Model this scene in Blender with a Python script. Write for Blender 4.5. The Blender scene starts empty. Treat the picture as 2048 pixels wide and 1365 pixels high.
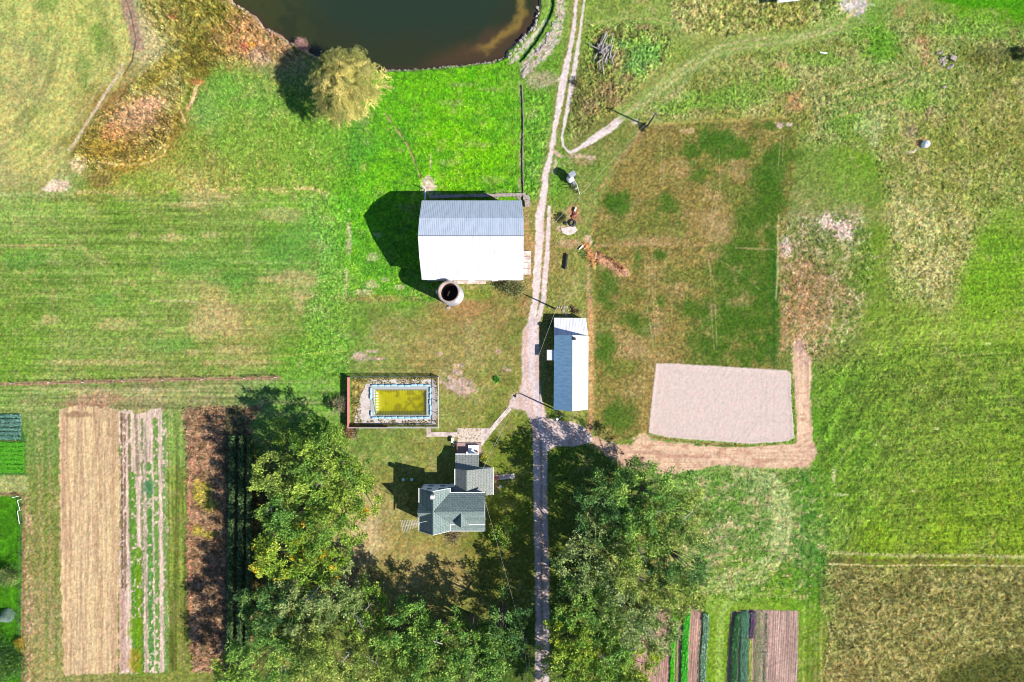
import bpy, math, random
import numpy as np
from mathutils import Vector, Matrix
SC = bpy.context.scene
COL = SC.collection
PI = math.pi
# ------------------------------------------------------------------ camera, sky, sun, exposure
H = 120.0                       # flying height of the camera
S = 180.0 / 2048.0              # metres on the ground per photo pixel
ELEV = math.radians(42)
SUNH = (0.905, -0.425)          # horizontal direction towards the sun
cam = bpy.data.cameras.new('camera'); camo = bpy.data.objects.new('camera', cam); COL.objects.link(camo)
camo.location = (0, 0, H); cam.sensor_width = 36; cam.lens = 24; cam.clip_end = 9000; cam.clip_start = 0.5
SC.camera = camo
wd = bpy.data.worlds.new('World'); SC.world = wd; wd.use_nodes = True
wn = wd.node_tree; sky = wn.nodes.new('ShaderNodeTexSky'); sky.sky_type = 'NISHITA'; sky.sun_disc = False
sky.sun_elevation = ELEV; sky.sun_rotation = math.atan2(SUNH[0], SUNH[1]); sky.air_density = 1.0; sky.dust_density = 0.1; sky.ozone_density = 6.0
wn.links.new(sky.outputs[0], wn.nodes['Background'].inputs[0]); wn.nodes['Background'].inputs[1].default_value = 0.088
sl = bpy.data.lights.new('sun', 'SUN'); so = bpy.data.objects.new('sun', sl); COL.objects.link(so)
sl.energy = 4.6; sl.angle = math.radians(0.5); sl.color = (1.0, 0.95, 0.87)
so.rotation_euler = Vector((SUNH[0]*math.cos(ELEV), SUNH[1]*math.cos(ELEV), math.sin(ELEV))).to_track_quat('Z', 'Y').to_euler()
so.location = (60, -30, 150)
SC.view_settings.view_transform = 'Standard'; SC.view_settings.look = 'None'; SC.view_settings.gamma = 1
SC.view_settings.exposure = 0.85
SC.render.engine = 'CYCLES'; SC.cycles.max_bounces = 5; SC.cycles.filter_width = 1.0; SC.cycles.transparent_max_bounces = 8

# ------------------------------------------------------------------ coordinates
def W(px, py, h=0.0):           # world point of height h seen at photo pixel (px, py)
    f = S * (1 - h / H); return Vector(((px - 1024) * f, (682.5 - py) * f, h))
def G(gx, gy, h=0.0):           # world point from ground pixels relative to the nadir
    return Vector((gx * S, -gy * S, h))
def lin(c):
    return [((v/255)/12.92 if v/255 <= .04045 else ((v/255+.055)/1.055)**2.4) for v in c]
ALB = 0.50                      # sunlit picture value -> surface colour
def A(r, g, b, k=1.0):
    return tuple(min(.9, v*ALB*k) for v in lin((r, g, b)))
# ------------------------------------------------------------------ tagging
def tag(o, label=None, cat=None, group=None, kind=None):
    if label: o['label'] = label
    if cat: o['category'] = cat
    if group: o['group'] = group
    if kind: o['kind'] = kind
    return o
def empty(name, loc, label, cat, group=None, rz=0):
    o = bpy.data.objects.new(name, None); COL.objects.link(o); o.location = loc; o.rotation_euler = (0, 0, rz)
    o.empty_display_size = .3
    return tag(o, label, cat, group)
def copy_tree(o, parent=None):
    c = o.copy(); COL.objects.link(c); c.parent = parent
    for ch in list(o.children): copy_tree(ch, c)
    return c
# ------------------------------------------------------------------ materials
def mat(name, col, rough=.8, var=.15, scale=3.0, col2=None, bump=0.0, metal=0.0, spec=.3, attr=None, fine=0.0, mixlo=.42, mixhi=.62, stretch=None):
    m = bpy.data.materials.new(name); m.use_nodes = True; nt = m.node_tree; N = nt.nodes; L = nt.links
    b = N['Principled BSDF']; b.inputs['Roughness'].default_value = rough; b.inputs['Metallic'].default_value = metal
    b.inputs['Specular IOR Level'].default_value = spec
    tc = N.new('ShaderNodeTexCoord'); src = tc.outputs['Object']
    if stretch:
        mp = N.new('ShaderNodeMapping'); mp.inputs['Scale'].default_value = stretch; L.new(src, mp.inputs[0]); src = mp.outputs[0]
    if attr:
        at = N.new('ShaderNodeAttribute'); at.attribute_name = attr; c = at.outputs['Color']
    else:
        rgb = N.new('ShaderNodeRGB'); rgb.outputs[0].default_value = (*col, 1); c = rgb.outputs[0]
    no = N.new('ShaderNodeTexNoise'); no.inputs['Scale'].default_value = scale; no.inputs['Detail'].default_value = 6; no.inputs['Roughness'].default_value = .65
    L.new(src, no.inputs['Vector'])
    if col2:
        mr = N.new('ShaderNodeMapRange'); mr.inputs[1].default_value = mixlo; mr.inputs[2].default_value = mixhi; L.new(no.outputs[0], mr.inputs[0])
        mx = N.new('ShaderNodeMix'); mx.data_type = 'RGBA'; L.new(mr.outputs[0], mx.inputs[0]); L.new(c, mx.inputs[6]); mx.inputs[7].default_value = (*col2, 1); c = mx.outputs[2]
    if var:
        n2 = N.new('ShaderNodeTexNoise'); n2.inputs['Scale'].default_value = scale*3.1; n2.inputs['Detail'].default_value = 5; L.new(src, n2.inputs['Vector'])
        mr = N.new('ShaderNodeMapRange'); mr.inputs[1].default_value = .25; mr.inputs[2].default_value = .75; mr.inputs[3].default_value = 1-var; mr.inputs[4].default_value = 1+var
        L.new(n2.outputs[0], mr.inputs[0])
        vm = N.new('ShaderNodeVectorMath'); vm.operation = 'SCALE'; L.new(c, vm.inputs[0]); L.new(mr.outputs[0], vm.inputs['Scale']); c = vm.outputs[0]
    L.new(c, b.inputs['Base Color'])
    if bump:
        bp = N.new('ShaderNodeBump'); bp.inputs['Strength'].default_value = bump; bp.inputs['Distance'].default_value = .1
        n3 = N.new('ShaderNodeTexNoise'); n3.inputs['Scale'].default_value = scale*4; n3.inputs['Detail'].default_value = 4; L.new(src, n3.inputs['Vector'])
        L.new(n3.outputs[0], bp.inputs['Height']); L.new(bp.outputs[0], b.inputs['Normal'])
    return m
def leafmat(name, rough=.55):
    m = bpy.data.materials.new(name); m.use_nodes = True; nt = m.node_tree; N = nt.nodes; L = nt.links
    b = N['Principled BSDF']; b.inputs['Roughness'].default_value = rough; b.inputs['Specular IOR Level'].default_value = .25
    at = N.new('ShaderNodeAttribute'); at.attribute_name = 'tint'; L.new(at.outputs['Color'], b.inputs['Base Color'])
    tr = N.new('ShaderNodeBsdfTranslucent'); L.new(at.outputs['Color'], tr.inputs[0])
    mx = N.new('ShaderNodeMixShader'); mx.inputs[0].default_value = .2
    L.new(b.outputs[0], mx.inputs[1]); L.new(tr.outputs[0], mx.inputs[2]); L.new(mx.outputs[0], N['Material Output'].inputs[0])
    return m
# ------------------------------------------------------------------ mesh builder
class MB:
    def __init__(s): s.v = []; s.f = []
    def add(s, vs, fs):
        n = len(s.v); s.v += [tuple(v) for v in vs]; s.f += [tuple(i+n for i in f) for f in fs]; return s
    def hexa(s, b, t):          # bottom 4, top 4 (counter-clockwise from above)
        return s.add(list(b)+list(t), [(3,2,1,0),(4,5,6,7),(0,1,5,4),(1,2,6,5),(2,3,7,6),(3,0,4,7)])
    def box(s, x0, y0, z0, x1, y1, z1):
        if x0 > x1: x0, x1 = x1, x0
        if y0 > y1: y0, y1 = y1, y0
        return s.hexa([(x0,y0,z0),(x1,y0,z0),(x1,y1,z0),(x0,y1,z0)], [(x0,y0,z1),(x1,y0,z1),(x1,y1,z1),(x0,y1,z1)])
    def obox(s, c, ux, uy, lx, ly, z0, z1):   # oriented box, centre c, half lengths
        ux = Vector((ux[0],ux[1],0)).normalized(); uy = Vector((-ux.y,ux.x,0)) if uy is None else Vector((uy[0],uy[1],0)).normalized()
        c = Vector((c[0],c[1],0)); P = [c-ux*lx-uy*ly, c+ux*lx-uy*ly, c+ux*lx+uy*ly, c-ux*lx+uy*ly]
        return s.hexa([(p.x,p.y,z0) for p in P], [(p.x,p.y,z1) for p in P])
    def slab(s, q, t):          # q: polygon of top points, thickness t straight down
        q = [Vector(p) for p in q]; n = len(q)
        if (q[1]-q[0]).cross(q[2]-q[0]).z < 0: q.reverse()
        lo = [(p.x,p.y,p.z-t) for p in q]
        return s.add(lo+[tuple(p) for p in q], [tuple(range(n-1,-1,-1)), tuple(range(n,2*n))]+[(i,(i+1)%n,n+(i+1)%n,n+i) for i in range(n)])
    def tube(s, pts, r, n=8, cap=True):
        pts = [Vector(p) for p in pts]; rs = r if isinstance(r, (list, tuple)) else [r]*len(pts)
        base = len(s.v); up = Vector((0,0,1))
        for i, p in enumerate(pts):
            d = (pts[min(i+1,len(pts)-1)]-pts[max(i-1,0)]).normalized()
            a = d.cross(up if abs(d.z) < .9 else Vector((1,0,0))).normalized(); b = d.cross(a)
            for k in range(n):
                t = 2*PI*k/n; s.v.append(tuple(p+(a*math.cos(t)+b*math.sin(t))*rs[i]))
        for i in range(len(pts)-1):
            for k in range(n):
                s.f.append((base+i*n+k, base+i*n+(k+1)%n, base+(i+1)*n+(k+1)%n, base+(i+1)*n+k))
        if cap:
            s.f.append(tuple(base+k for k in range(n))); s.f.append(tuple(base+(len(pts)-1)*n+k for k in range(n-1,-1,-1)))
        return s
    def lathe(s, c, prof, n=24, axis='z'):
        base = len(s.v)
        for (r, z) in prof:
            for k in range(n):
                t = 2*PI*k/n; s.v.append((c[0]+r*math.cos(t), c[1]+r*math.sin(t), c[2]+z))
        for i in range(len(prof)-1):
            for k in range(n): s.f.append((base+i*n+k, base+i*n+(k+1)%n, base+(i+1)*n+(k+1)%n, base+(i+1)*n+k))
        return s
    def build(s, name, m, parent=None, smooth=False):
        me = bpy.data.meshes.new(name); me.from_pydata(s.v, [], s.f)
        if m: me.materials.append(m)
        if smooth: me.polygons.foreach_set('use_smooth', [True]*len(me.polygons))
        me.update()
        o = bpy.data.objects.new(name, me); COL.objects.link(o)
        if parent:
            o.parent = parent; me.transform(parent_inv(parent))
        return o
def parent_inv(p):
    M = Matrix.Identity(4); q = p
    while q is not None:
        M = (Matrix.Translation(q.location) @ q.rotation_euler.to_matrix().to_4x4()) @ M; q = q.parent
    return M.inverted()

# ================================================================== GROUND
rs = np.random.RandomState(7)
TAB = rs.rand(512, 512).astype(np.float32)
def vn(u, v, seed=0):
    u = u + seed*37.17; v = v + seed*91.73
    iu = np.floor(u).astype(np.int32); iv = np.floor(v).astype(np.int32); fu = u-iu; fv = v-iv
    fu = fu*fu*(3-2*fu); fv = fv*fv*(3-2*fv)
    a = TAB[iu & 511, iv & 511]; b = TAB[(iu+1) & 511, iv & 511]; c = TAB[iu & 511, (iv+1) & 511]; d = TAB[(iu+1) & 511, (iv+1) & 511]
    return (a*(1-fu)+b*fu)*(1-fv)+(c*(1-fu)+d*fu)*fv
def fbm(u, v, o=4, seed=0, g=.55):
    r = 0; w = 1; t = 0
    for i in range(o):
        r = r + w*vn(u, v, seed+i*3.3); t += w; w *= g; u = u*2.03+v*.31; v = v*2.03-u*.07
    return r/t
def ss(a, b, x):
    t = np.clip((x-a)/(b-a), 0, 1); return t*t*(3-2*t)
STEP = 1.55
def axis(lo, hi):
    a = list(np.arange(lo, hi, STEP)); d = STEP; L_ = []; x = lo
    for i in range(26): d *= 1.34; x -= d; L_.append(x)
    R_ = []; x = a[-1]; d = STEP
    for i in range(26): d *= 1.34; x += d; R_.append(x)
    return np.array(L_[::-1]+a+R_, np.float32)
xs = axis(-190, 2238); ys = axis(-190, 1555)
NX, NY = len(xs), len(ys)
X, Y = np.meshgrid(xs, ys)
# --- broad colours: control points (px, py, r, g, b)
CP = """0 0 140 172 92|60 40 158 174 104|130 30 148 174 92|200 60 128 165 75|40 110 172 178 120|110 110 160 176 108|190 130 146 168 96|60 180 176 174 120
20 250 180 174 124|110 220 158 172 100|60 300 160 176 98|20 340 176 178 122|100 330 168 172 110|220 30 150 170 100
300 60 190 182 128|320 130 186 178 118|290 180 170 162 96|400 120 120 112 42|380 60 132 126 52|340 20 150 144 70|460 90 168 130 78|500 60 182 136 90|560 90 172 138 100|240 200 150 120 62|300 230 186 146 104|260 260 182 138 88|330 260 132 110 56|200 310 140 122 44|250 320 150 120 50|420 30 136 130 50|310 330 150 148 74
200 370 132 142 66|300 370 140 156 72|380 300 128 148 66|420 220 116 168 88|450 180 100 164 70|520 200 108 164 72|480 280 118 158 66|560 280 116 162 64|420 340 140 150 78|520 350 130 158 70|640 300 110 164 64|620 380 118 166 66|400 385 176 168 112|680 300 96 160 62|690 260 100 168 60
850 180 84 180 24|950 150 80 184 20|800 230 84 178 30|900 260 92 190 16|980 320 96 192 14|900 340 98 190 20|1000 220 84 180 30|780 320 82 178 30|1010 380 88 182 28|740 300 66 160 44|720 400 80 174 40|760 350 90 184 26
720 500 80 170 44|760 560 86 172 44|800 590 96 164 50|740 450 76 174 36|820 500 80 170 40|870 500 80 170 40
50 430 136 172 86|150 420 126 168 74|250 420 112 160 62|350 420 118 160 64|450 430 126 162 74|560 430 104 166 60|640 430 110 168 62
40 520 110 152 64|150 530 108 152 66|260 530 116 158 66|380 520 118 160 70|480 540 104 158 66|560 500 100 166 72|600 560 132 158 84|640 500 98 160 66
40 620 114 156 62|150 620 126 162 72|250 640 122 160 72|350 630 132 162 78|430 620 176 168 108|470 650 176 164 104|560 620 140 158 80|640 620 102 158 58|680 560 108 168 62
40 700 108 160 56|150 700 140 164 86|260 710 138 160 84|400 720 138 160 80|500 700 146 158 80|620 700 104 158 50|680 680 100 158 54|580 740 96 160 52
40 745 110 162 56|200 750 116 156 64|420 745 124 156 70|60 800 138 158 84|200 800 160 146 104|300 800 150 148 96|420 790 148 150 94|520 780 120 160 80|600 790 110 168 70|660 740 96 160 52|660 800 100 166 60|640 850 90 150 50
80 870 118 148 72|85 1000 126 140 64|90 1100 140 140 74|80 1250 152 144 90|95 1340 150 150 84|60 1360 150 140 84
350 870 124 158 72|350 1000 122 140 58|350 1150 120 138 54|350 1300 122 136 54
780 650 150 150 76|850 700 160 146 84|950 680 150 144 78|1000 640 152 140 80|930 620 166 140 86|870 640 150 144 74|760 620 132 150 66|1000 720 150 148 78|900 740 158 150 84|950 790 146 150 74|900 850 146 150 76|1030 640 130 136 62|740 720 140 154 76|1000 800 140 146 66|1000 850 130 142 60|700 640 110 154 58
720 900 120 146 66|780 900 132 154 72|850 900 136 146 68|750 960 142 146 70|820 960 140 142 62|740 1010 186 170 112|730 1060 206 186 138|740 1100 196 174 120|790 1080 156 148 78|830 1130 176 158 98|900 1130 168 150 90|880 1090 150 146 72|780 1150 160 150 84|940 1050 120 130 50|1010 1060 126 140 44|1010 1130 130 136 54|960 1100 130 134 56|1000 900 120 140 44|1040 900 110 130 40
1085 150 96 158 46|1070 250 92 160 48|1070 340 90 156 50|1100 60 108 160 56|1120 20 130 160 70|1080 200 100 160 50|1060 440 140 140 70|1060 500 156 136 80
1190 60 124 152 60|1240 30 130 150 66|1200 160 126 130 66|1170 200 118 120 62|1230 200 130 130 66|1260 120 118 158 68|1300 110 110 158 66|1320 60 134 156 72|1200 230 130 130 64|1160 260 112 124 56|1380 40 152 160 90|1440 30 144 156 74|1500 20 134 142 68|1580 30 130 138 60|1360 130 128 150 62|1320 170 150 150 80|1420 160 138 142 72|1480 150 132 138 64|1560 130 112 148 54|1560 200 150 140 74|1590 200 162 132 76|1500 220 140 146 70
1660 60 124 156 70|1740 60 110 156 60|1770 90 86 158 36|1840 60 136 146 76|1960 60 124 146 78|2030 90 110 130 60|1960 20 80 160 20|2040 10 60 150 10|1700 130 150 150 90|1650 180 138 152 84|1720 200 120 150 60|1800 150 150 150 92|1880 180 122 146 66|1960 120 100 112 44|2020 130 106 116 40|1700 230 150 154 90|1780 240 136 150 76|1860 240 136 144 60|1900 300 132 138 52|1980 200 132 132 52|1980 300 138 134 58|2030 250 134 126 56|2030 360 140 150 70|1800 320 134 138 60|1880 380 150 144 70|1960 400 132 146 56
1700 300 104 148 40|1740 320 94 150 36|1680 360 110 150 50|1640 300 112 142 58|1640 380 118 138 62|1740 400 108 138 48|1700 440 150 146 100|1640 450 136 140 90|1620 480 130 132 80|1680 500 124 140 70|1760 480 104 142 38|1740 560 104 138 40|1620 560 156 122 80|1600 620 166 126 82|1680 600 140 130 80|1640 660 150 130 84|1700 680 124 140 64|1760 640 104 142 40
1850 450 186 176 116|1840 520 184 172 112|1900 480 156 156 80|1870 570 180 166 104|1800 430 170 160 100|1900 420 150 142 66|1800 600 116 146 48|1980 480 92 158 26|2020 520 88 160 22|1950 560 96 158 28|2030 420 112 150 50|1850 680 126 156 52|1800 720 112 152 42|1950 660 116 156 44|2030 650 112 156 36|1700 780 82 148 36|1660 860 88 154 40|1750 800 108 146 44|1850 790 116 144 48|1960 780 114 152 46|2030 800 108 152 38|1700 920 92 156 38|1780 920 118 156 50|1880 900 120 152 48|2000 920 112 152 34|1700 1000 96 154 34|1780 1020 118 156 40|1900 1010 114 156 26|2020 1010 112 156 20|1750 1085 124 168 18|1900 1085 128 168 16|2030 1080 120 160 18|1660 1060 110 154 60
1400 970 120 160 76|1450 1000 110 150 66|1520 980 138 164 92|1500 1060 122 154 76|1440 1080 150 158 100|1400 1130 134 160 82|1560 1050 148 168 98|1620 1000 104 156 52|1620 1100 104 146 68|1500 1150 120 158 60|1460 1190 116 156 46|1560 1190 112 160 40|1620 1200 96 156 36|1440 1240 112 158 40|1440 1330 112 156 36|1620 1300 110 146 40|1350 1200 120 140 56
1700 1160 130 124 62|1760 1200 134 130 60|1850 1160 138 132 66|1950 1160 138 138 66|2030 1160 140 138 66|1700 1250 134 126 66|1800 1260 128 122 56|1900 1250 130 128 58|2000 1240 132 132 56|1700 1340 136 120 62|1800 1330 130 124 54|1880 1330 124 122 50|1960 1340 84 90 30|2040 1340 78 84 26|2030 1290 110 114 44
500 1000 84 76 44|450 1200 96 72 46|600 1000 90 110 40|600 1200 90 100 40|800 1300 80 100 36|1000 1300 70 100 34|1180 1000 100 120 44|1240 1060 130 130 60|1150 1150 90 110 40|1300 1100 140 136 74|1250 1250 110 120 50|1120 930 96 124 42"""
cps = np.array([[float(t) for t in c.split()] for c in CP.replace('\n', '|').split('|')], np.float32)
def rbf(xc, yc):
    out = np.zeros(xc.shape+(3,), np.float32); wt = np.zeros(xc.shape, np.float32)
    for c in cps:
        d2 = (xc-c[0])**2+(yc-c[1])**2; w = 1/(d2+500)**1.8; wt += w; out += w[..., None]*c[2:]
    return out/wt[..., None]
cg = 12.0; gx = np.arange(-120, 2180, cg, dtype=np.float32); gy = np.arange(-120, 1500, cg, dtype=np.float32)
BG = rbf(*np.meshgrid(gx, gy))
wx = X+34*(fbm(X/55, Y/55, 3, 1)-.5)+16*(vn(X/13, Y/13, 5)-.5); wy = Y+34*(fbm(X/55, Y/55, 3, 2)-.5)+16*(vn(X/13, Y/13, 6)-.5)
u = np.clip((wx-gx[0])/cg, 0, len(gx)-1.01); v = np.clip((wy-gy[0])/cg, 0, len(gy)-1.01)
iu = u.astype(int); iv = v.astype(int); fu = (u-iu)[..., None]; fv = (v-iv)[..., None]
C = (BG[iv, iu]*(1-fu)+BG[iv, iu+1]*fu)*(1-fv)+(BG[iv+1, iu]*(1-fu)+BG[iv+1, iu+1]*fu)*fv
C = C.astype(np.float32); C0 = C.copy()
out_ = np.clip(np.maximum(np.maximum(-150-X, X-2198), np.maximum(-150-Y, Y-1515))/50, 0, 1).astype(np.float32)
R = np.full(X.shape, .10, np.float32)      # relief amplitude (m)
Z = np.zeros(X.shape, np.float32)          # broad height
K = np.zeros(X.shape, np.int8)             # which surface the cell belongs to
# patchy dry / lush mix
n1 = fbm(X/26, Y/26, 4, 11); n2 = fbm(X/7, Y/7, 3, 12); n3 = fbm(X/90, Y/90, 3, 13)
dry = ss(.52, .72, n1*.6+n2*.4); lush = ss(.5, .3, n1*.5+n2*.5)
def mixc(m, c):
    global C
    C += m[..., None]*(np.array(c, np.float32)-C)
lum = C.mean(-1)
C += (dry*.42)[..., None]*(np.array([196, 182, 128], np.float32)*(.6+.4*lum/140)[..., None]-C)
C += (lush*.35)[..., None]*(C*np.array([.76, .94, .7], np.float32)-C)
def win(x0, y0, x1, y1):
    i0, i1 = np.searchsorted(ys, [y0, y1]); j0, j1 = np.searchsorted(xs, [x0, x1]); return slice(i0, max(i1, i0+1)), slice(j0, max(j1, j0+1))
def sdpoly(poly, soft, wob=2.0, ws=9.0, seed=3):
    P = np.array(poly, np.float32); m = soft*2+wob*2+4
    sl_ = win(P[:, 0].min()-m, P[:, 1].min()-m, P[:, 0].max()+m, P[:, 1].max()+m); x = X[sl_]; y = Y[sl_]
    d2 = np.full(x.shape, 1e9, np.float32); ins = np.zeros(x.shape, bool); n = len(P)
    for i in range(n):
        a = P[i]; b = P[(i+1) % n]; e = b-a; t = np.clip(((x-a[0])*e[0]+(y-a[1])*e[1])/(e@e+1e-6), 0, 1)
        d2 = np.minimum(d2, (x-a[0]-t*e[0])**2+(y-a[1]-t*e[1])**2)
        c = ((a[1] > y) != (b[1] > y)); ins ^= c & (x < (b[0]-a[0])*(y-a[1])/(b[1]-a[1]+1e-9)+a[0])
    d = np.sqrt(d2)*np.where(ins, 1, -1)
    if wob: d = d+wob*2*(fbm(x/ws, y/ws, 3, seed)-.5)
    return sl_, d
def poly(P_, col=None, soft=3, wob=2, ws=9, seed=3, k=1.0, relief=None, cls=None, z=None, thr=0, patch=None):
    sl_, d = sdpoly(P_, soft, wob, ws, seed); m = ss(-soft, soft, d)
    if patch is not None: m = m*ss(patch[0], patch[1], fbm(X[sl_]/patch[2], Y[sl_]/patch[2], 3, seed+20))
    mk = m*k
    if col is not None: C[sl_] += mk[..., None]*(np.array(col, np.float32)-C[sl_])
    if relief is not None: R[sl_] += mk*(relief-R[sl_])
    if z is not None: Z[sl_] += m*(z-Z[sl_])
    if cls is not None: K[sl_][d > thr] = cls
    return sl_, m, d
def stroke(P_, w, col=None, soft=2, wob=1.5, ws=8, seed=4, k=1.0, relief=None, cls=None, z=None, patch=None):
    P = np.array(P_, np.float32); ww = max(w) if isinstance(w, (list, tuple)) else w; m = ww+soft*2+wob*2+3
    sl_ = win(P[:, 0].min()-m, P[:, 1].min()-m, P[:, 0].max()+m, P[:, 1].max()+m); x = X[sl_]; y = Y[sl_]
    d = np.full(x.shape, -1e3, np.float32); ws_ = w if isinstance(w, (list, tuple)) else [w]*len(P)
    for i in range(len(P)-1):
        a = P[i]; b = P[i+1]; e = b-a; t = np.clip(((x-a[0])*e[0]+(y-a[1])*e[1])/(e@e+1e-6), 0, 1)
        dd = (ws_[i]*(1-t)+ws_[i+1]*t)/2-np.sqrt((x-a[0]-t*e[0])**2+(y-a[1]-t*e[1])**2); d = np.maximum(d, dd)
    if wob: d = d+wob*2*(fbm(x/ws, y/ws, 3, seed)-.5)
    mm = ss(-soft, soft, d)
    if patch is not None: mm = mm*ss(patch[0], patch[1], fbm(x/patch[2], y/patch[2], 3, seed+20))
    mk = mm*k
    if col is not None: C[sl_] += mk[..., None]*(np.array(col, np.float32)-C[sl_])
    if relief is not None: R[sl_] += mk*(relief-R[sl_])
    if z is not None: Z[sl_] += mm*(z-Z[sl_])
    if cls is not None: K[sl_][(mm > .5)] = cls
    return sl_, mm, d
def blob(cx, cy, rx, ry, col, k=.9, soft=.5, seed=5, ws=10, relief=None, z=None, ang=0, wob=.5):
    r = max(rx, ry)*1.8; sl_ = win(cx-r, cy-r, cx+r, cy+r); x = X[sl_]-cx; y = Y[sl_]-cy; ca, sa = math.cos(ang), math.sin(ang)
    d = 1-np.sqrt(((x*ca+y*sa)/rx)**2+((y*ca-x*sa)/ry)**2)+wob*2*(fbm(X[sl_]/ws, Y[sl_]/ws, 4, seed)-.5)
    m = ss(-soft*.5, soft, d)*k
    if col is not None: C[sl_] += m[..., None]*(np.array(col, np.float32)-C[sl_])
    if relief is not None: R[sl_] += m*(relief-R[sl_])
    if z is not None: Z[sl_] += m*(z-Z[sl_])
    return sl_, m
def streak(sl_, m, ang, L_, w, amt, seed, col=None):
    x = X[sl_]; y = Y[sl_]; ca, sa = math.cos(ang), math.sin(ang)
    n = fbm((x*ca+y*sa)/L_, (y*ca-x*sa)/w, 3, seed)-.5
    if col is None: C[sl_] *= (1+(m*amt*2*n)[..., None])
    else: C[sl_] += (m*np.clip(n*amt*4, 0, 1))[..., None]*(np.array(col, np.float32)-C[sl_])
    return n
# ---- north-west mown field with its concentric mower arcs
FIELD_NW = [(-900,-900),(200,-900),(236,-80),(240,0),(262,40),(274,80),(264,125),(238,172),(150,290),(112,345),(84,385),(-900,388)]
s_, m, d = poly(FIELD_NW, None, soft=3, wob=1, relief=.04)
C[s_] += (m*ss(.35,.65,fbm(X[s_]/40,Y[s_]/40,3,34))*.7)[..., None]*(np.array([208,208,128])-C[s_])
C[s_] *= (1-m[..., None]*np.array([0,.01,.12]))
rr_ = np.hypot(X[s_]+60, (Y[s_]-60)*.82); arc = fbm(rr_/5.5, (X[s_]+Y[s_])/200, 3, 31)-.5
C[s_] *= (1+(m*arc*.26)[..., None]); lines = np.clip(fbm(d/3.2, (X[s_]-Y[s_])/120, 2, 33)-.55, 0, 1)*3*ss(90, 10, d)
C[s_] += (m*lines*.5)[..., None]*(np.array([205,196,140])-C[s_])
stroke([(250,-40),(258,20),(270,62),(276,92)], 26, (170,148,120), soft=7, relief=.06, wob=4)
stroke([(240,-40),(262,30),(272,80),(264,122),(246,152)], 2.5, (120,96,74), soft=1.5, relief=.03)
stroke([(246,130),(238,148),(205,196),(150,285),(138,300)], 6, (214,196,158), soft=2, relief=.03)
for o in (14, 24, 36): stroke([(250-o,136-o*.3),(200-o,205-o*.5),(140-o,296-o*.5),(104-o*.6,350)], 2.5, (206,190,136), soft=2, k=.55, patch=(.4,.6,14), seed=o)
for (a,b,c_,e) in ((60,330,130,280),(40,300,140,240),(70,262,128,192)): stroke([(a,b),(c_,e)], 3, (206,186,140), k=.5, soft=2, patch=(.4,.62,18), seed=a)
blob(118,372,26,13,(222,200,170),ws=6,relief=.12); blob(95,378,14,6,(232,206,184)); blob(158,330,20,18,(208,190,140),ws=5,relief=.2)
# ---- weeds and reeds by the pond
WEED = [(282,-80),(282,0),(300,60),(335,95),(290,140),(258,190),(205,232),(170,285),(150,318),(190,345),(262,338),(310,318),(355,262),(378,238),(366,214),(392,200),(400,160),(470,136),(520,128),(560,120),(625,112),(600,92),(545,62),(505,38),(470,-80)]
s_, m, d = poly(WEED, None, soft=8, wob=7, relief=.55)
x = X[s_]; y = Y[s_]; n = fbm((x+y*.8)/16, (y-x*.8)/7, 4, 41)
C[s_] += (m*ss(.5,.35,n)*.6)[..., None]*(np.array([92,86,26])-C[s_]); C[s_] += (m*ss(.56,.72,n)*.5)[..., None]*(np.array([196,176,90])-C[s_])
blob(275,235,52,34,(186,150,118),k=.65,ang=-.3,ws=22); blob(300,210,30,16,(206,162,130),k=.7,ws=14); blob(215,300,40,24,(150,126,48),k=.6); blob(230,270,30,20,(196,146,96),k=.6)
blob(330,140,60,24,(134,126,34),k=.55,ang=-.6,ws=20); blob(400,110,50,30,(112,104,36),k=.5); blob(380,50,50,34,(140,130,56),k=.5); blob(500,100,44,24,(196,146,104),k=.6,ws=12); blob(555,62,36,14,(206,150,118),k=.7,ang=.5)
blob(395,165,12,8,(180,122,84),k=.8); blob(492,96,12,9,(184,118,80),k=.8); blob(506,92,6,5,(220,170,40),k=.8); blob(345,36,8,7,(176,110,70),k=.7); blob(305,110,34,22,(196,186,130),k=.6,ws=9,ang=-.7)
stroke([(394,172),(386,200),(376,218)], 7, (214,180,150), soft=2, relief=.1); stroke([(362,224),(370,246)], 5, (206,176,140), soft=2, relief=.1)
stroke([(180,325),(230,330),(290,328),(325,312),(338,292)], 5, (204,182,120), k=.7, soft=2, relief=.2); stroke([(200,316),(250,322),(300,316),(330,290)], 3, (196,176,110), k=.6, soft=2)
blob(200,360,26,18,(122,108,66),k=.7,ws=6,relief=.35); blob(300,358,60,16,(96,150,40),k=.5,ws=6)
blob(520,115,30,18,(176,150,128),k=.6); blob(345,355,80,22,(176,168,110),k=.4,ws=7,relief=.22)
stroke([(150,384),(260,386),(380,384),(480,378),(560,378)], 7, (196,178,132), k=.6, soft=3, patch=(.35,.55,22)); stroke([(590,378),(625,378),(645,386)], 6, (204,180,144), soft=2, k=.8)
blob(445,392,22,8,(210,188,140),k=.7); blob(560,382,30,8,(200,180,130),k=.5)
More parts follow.
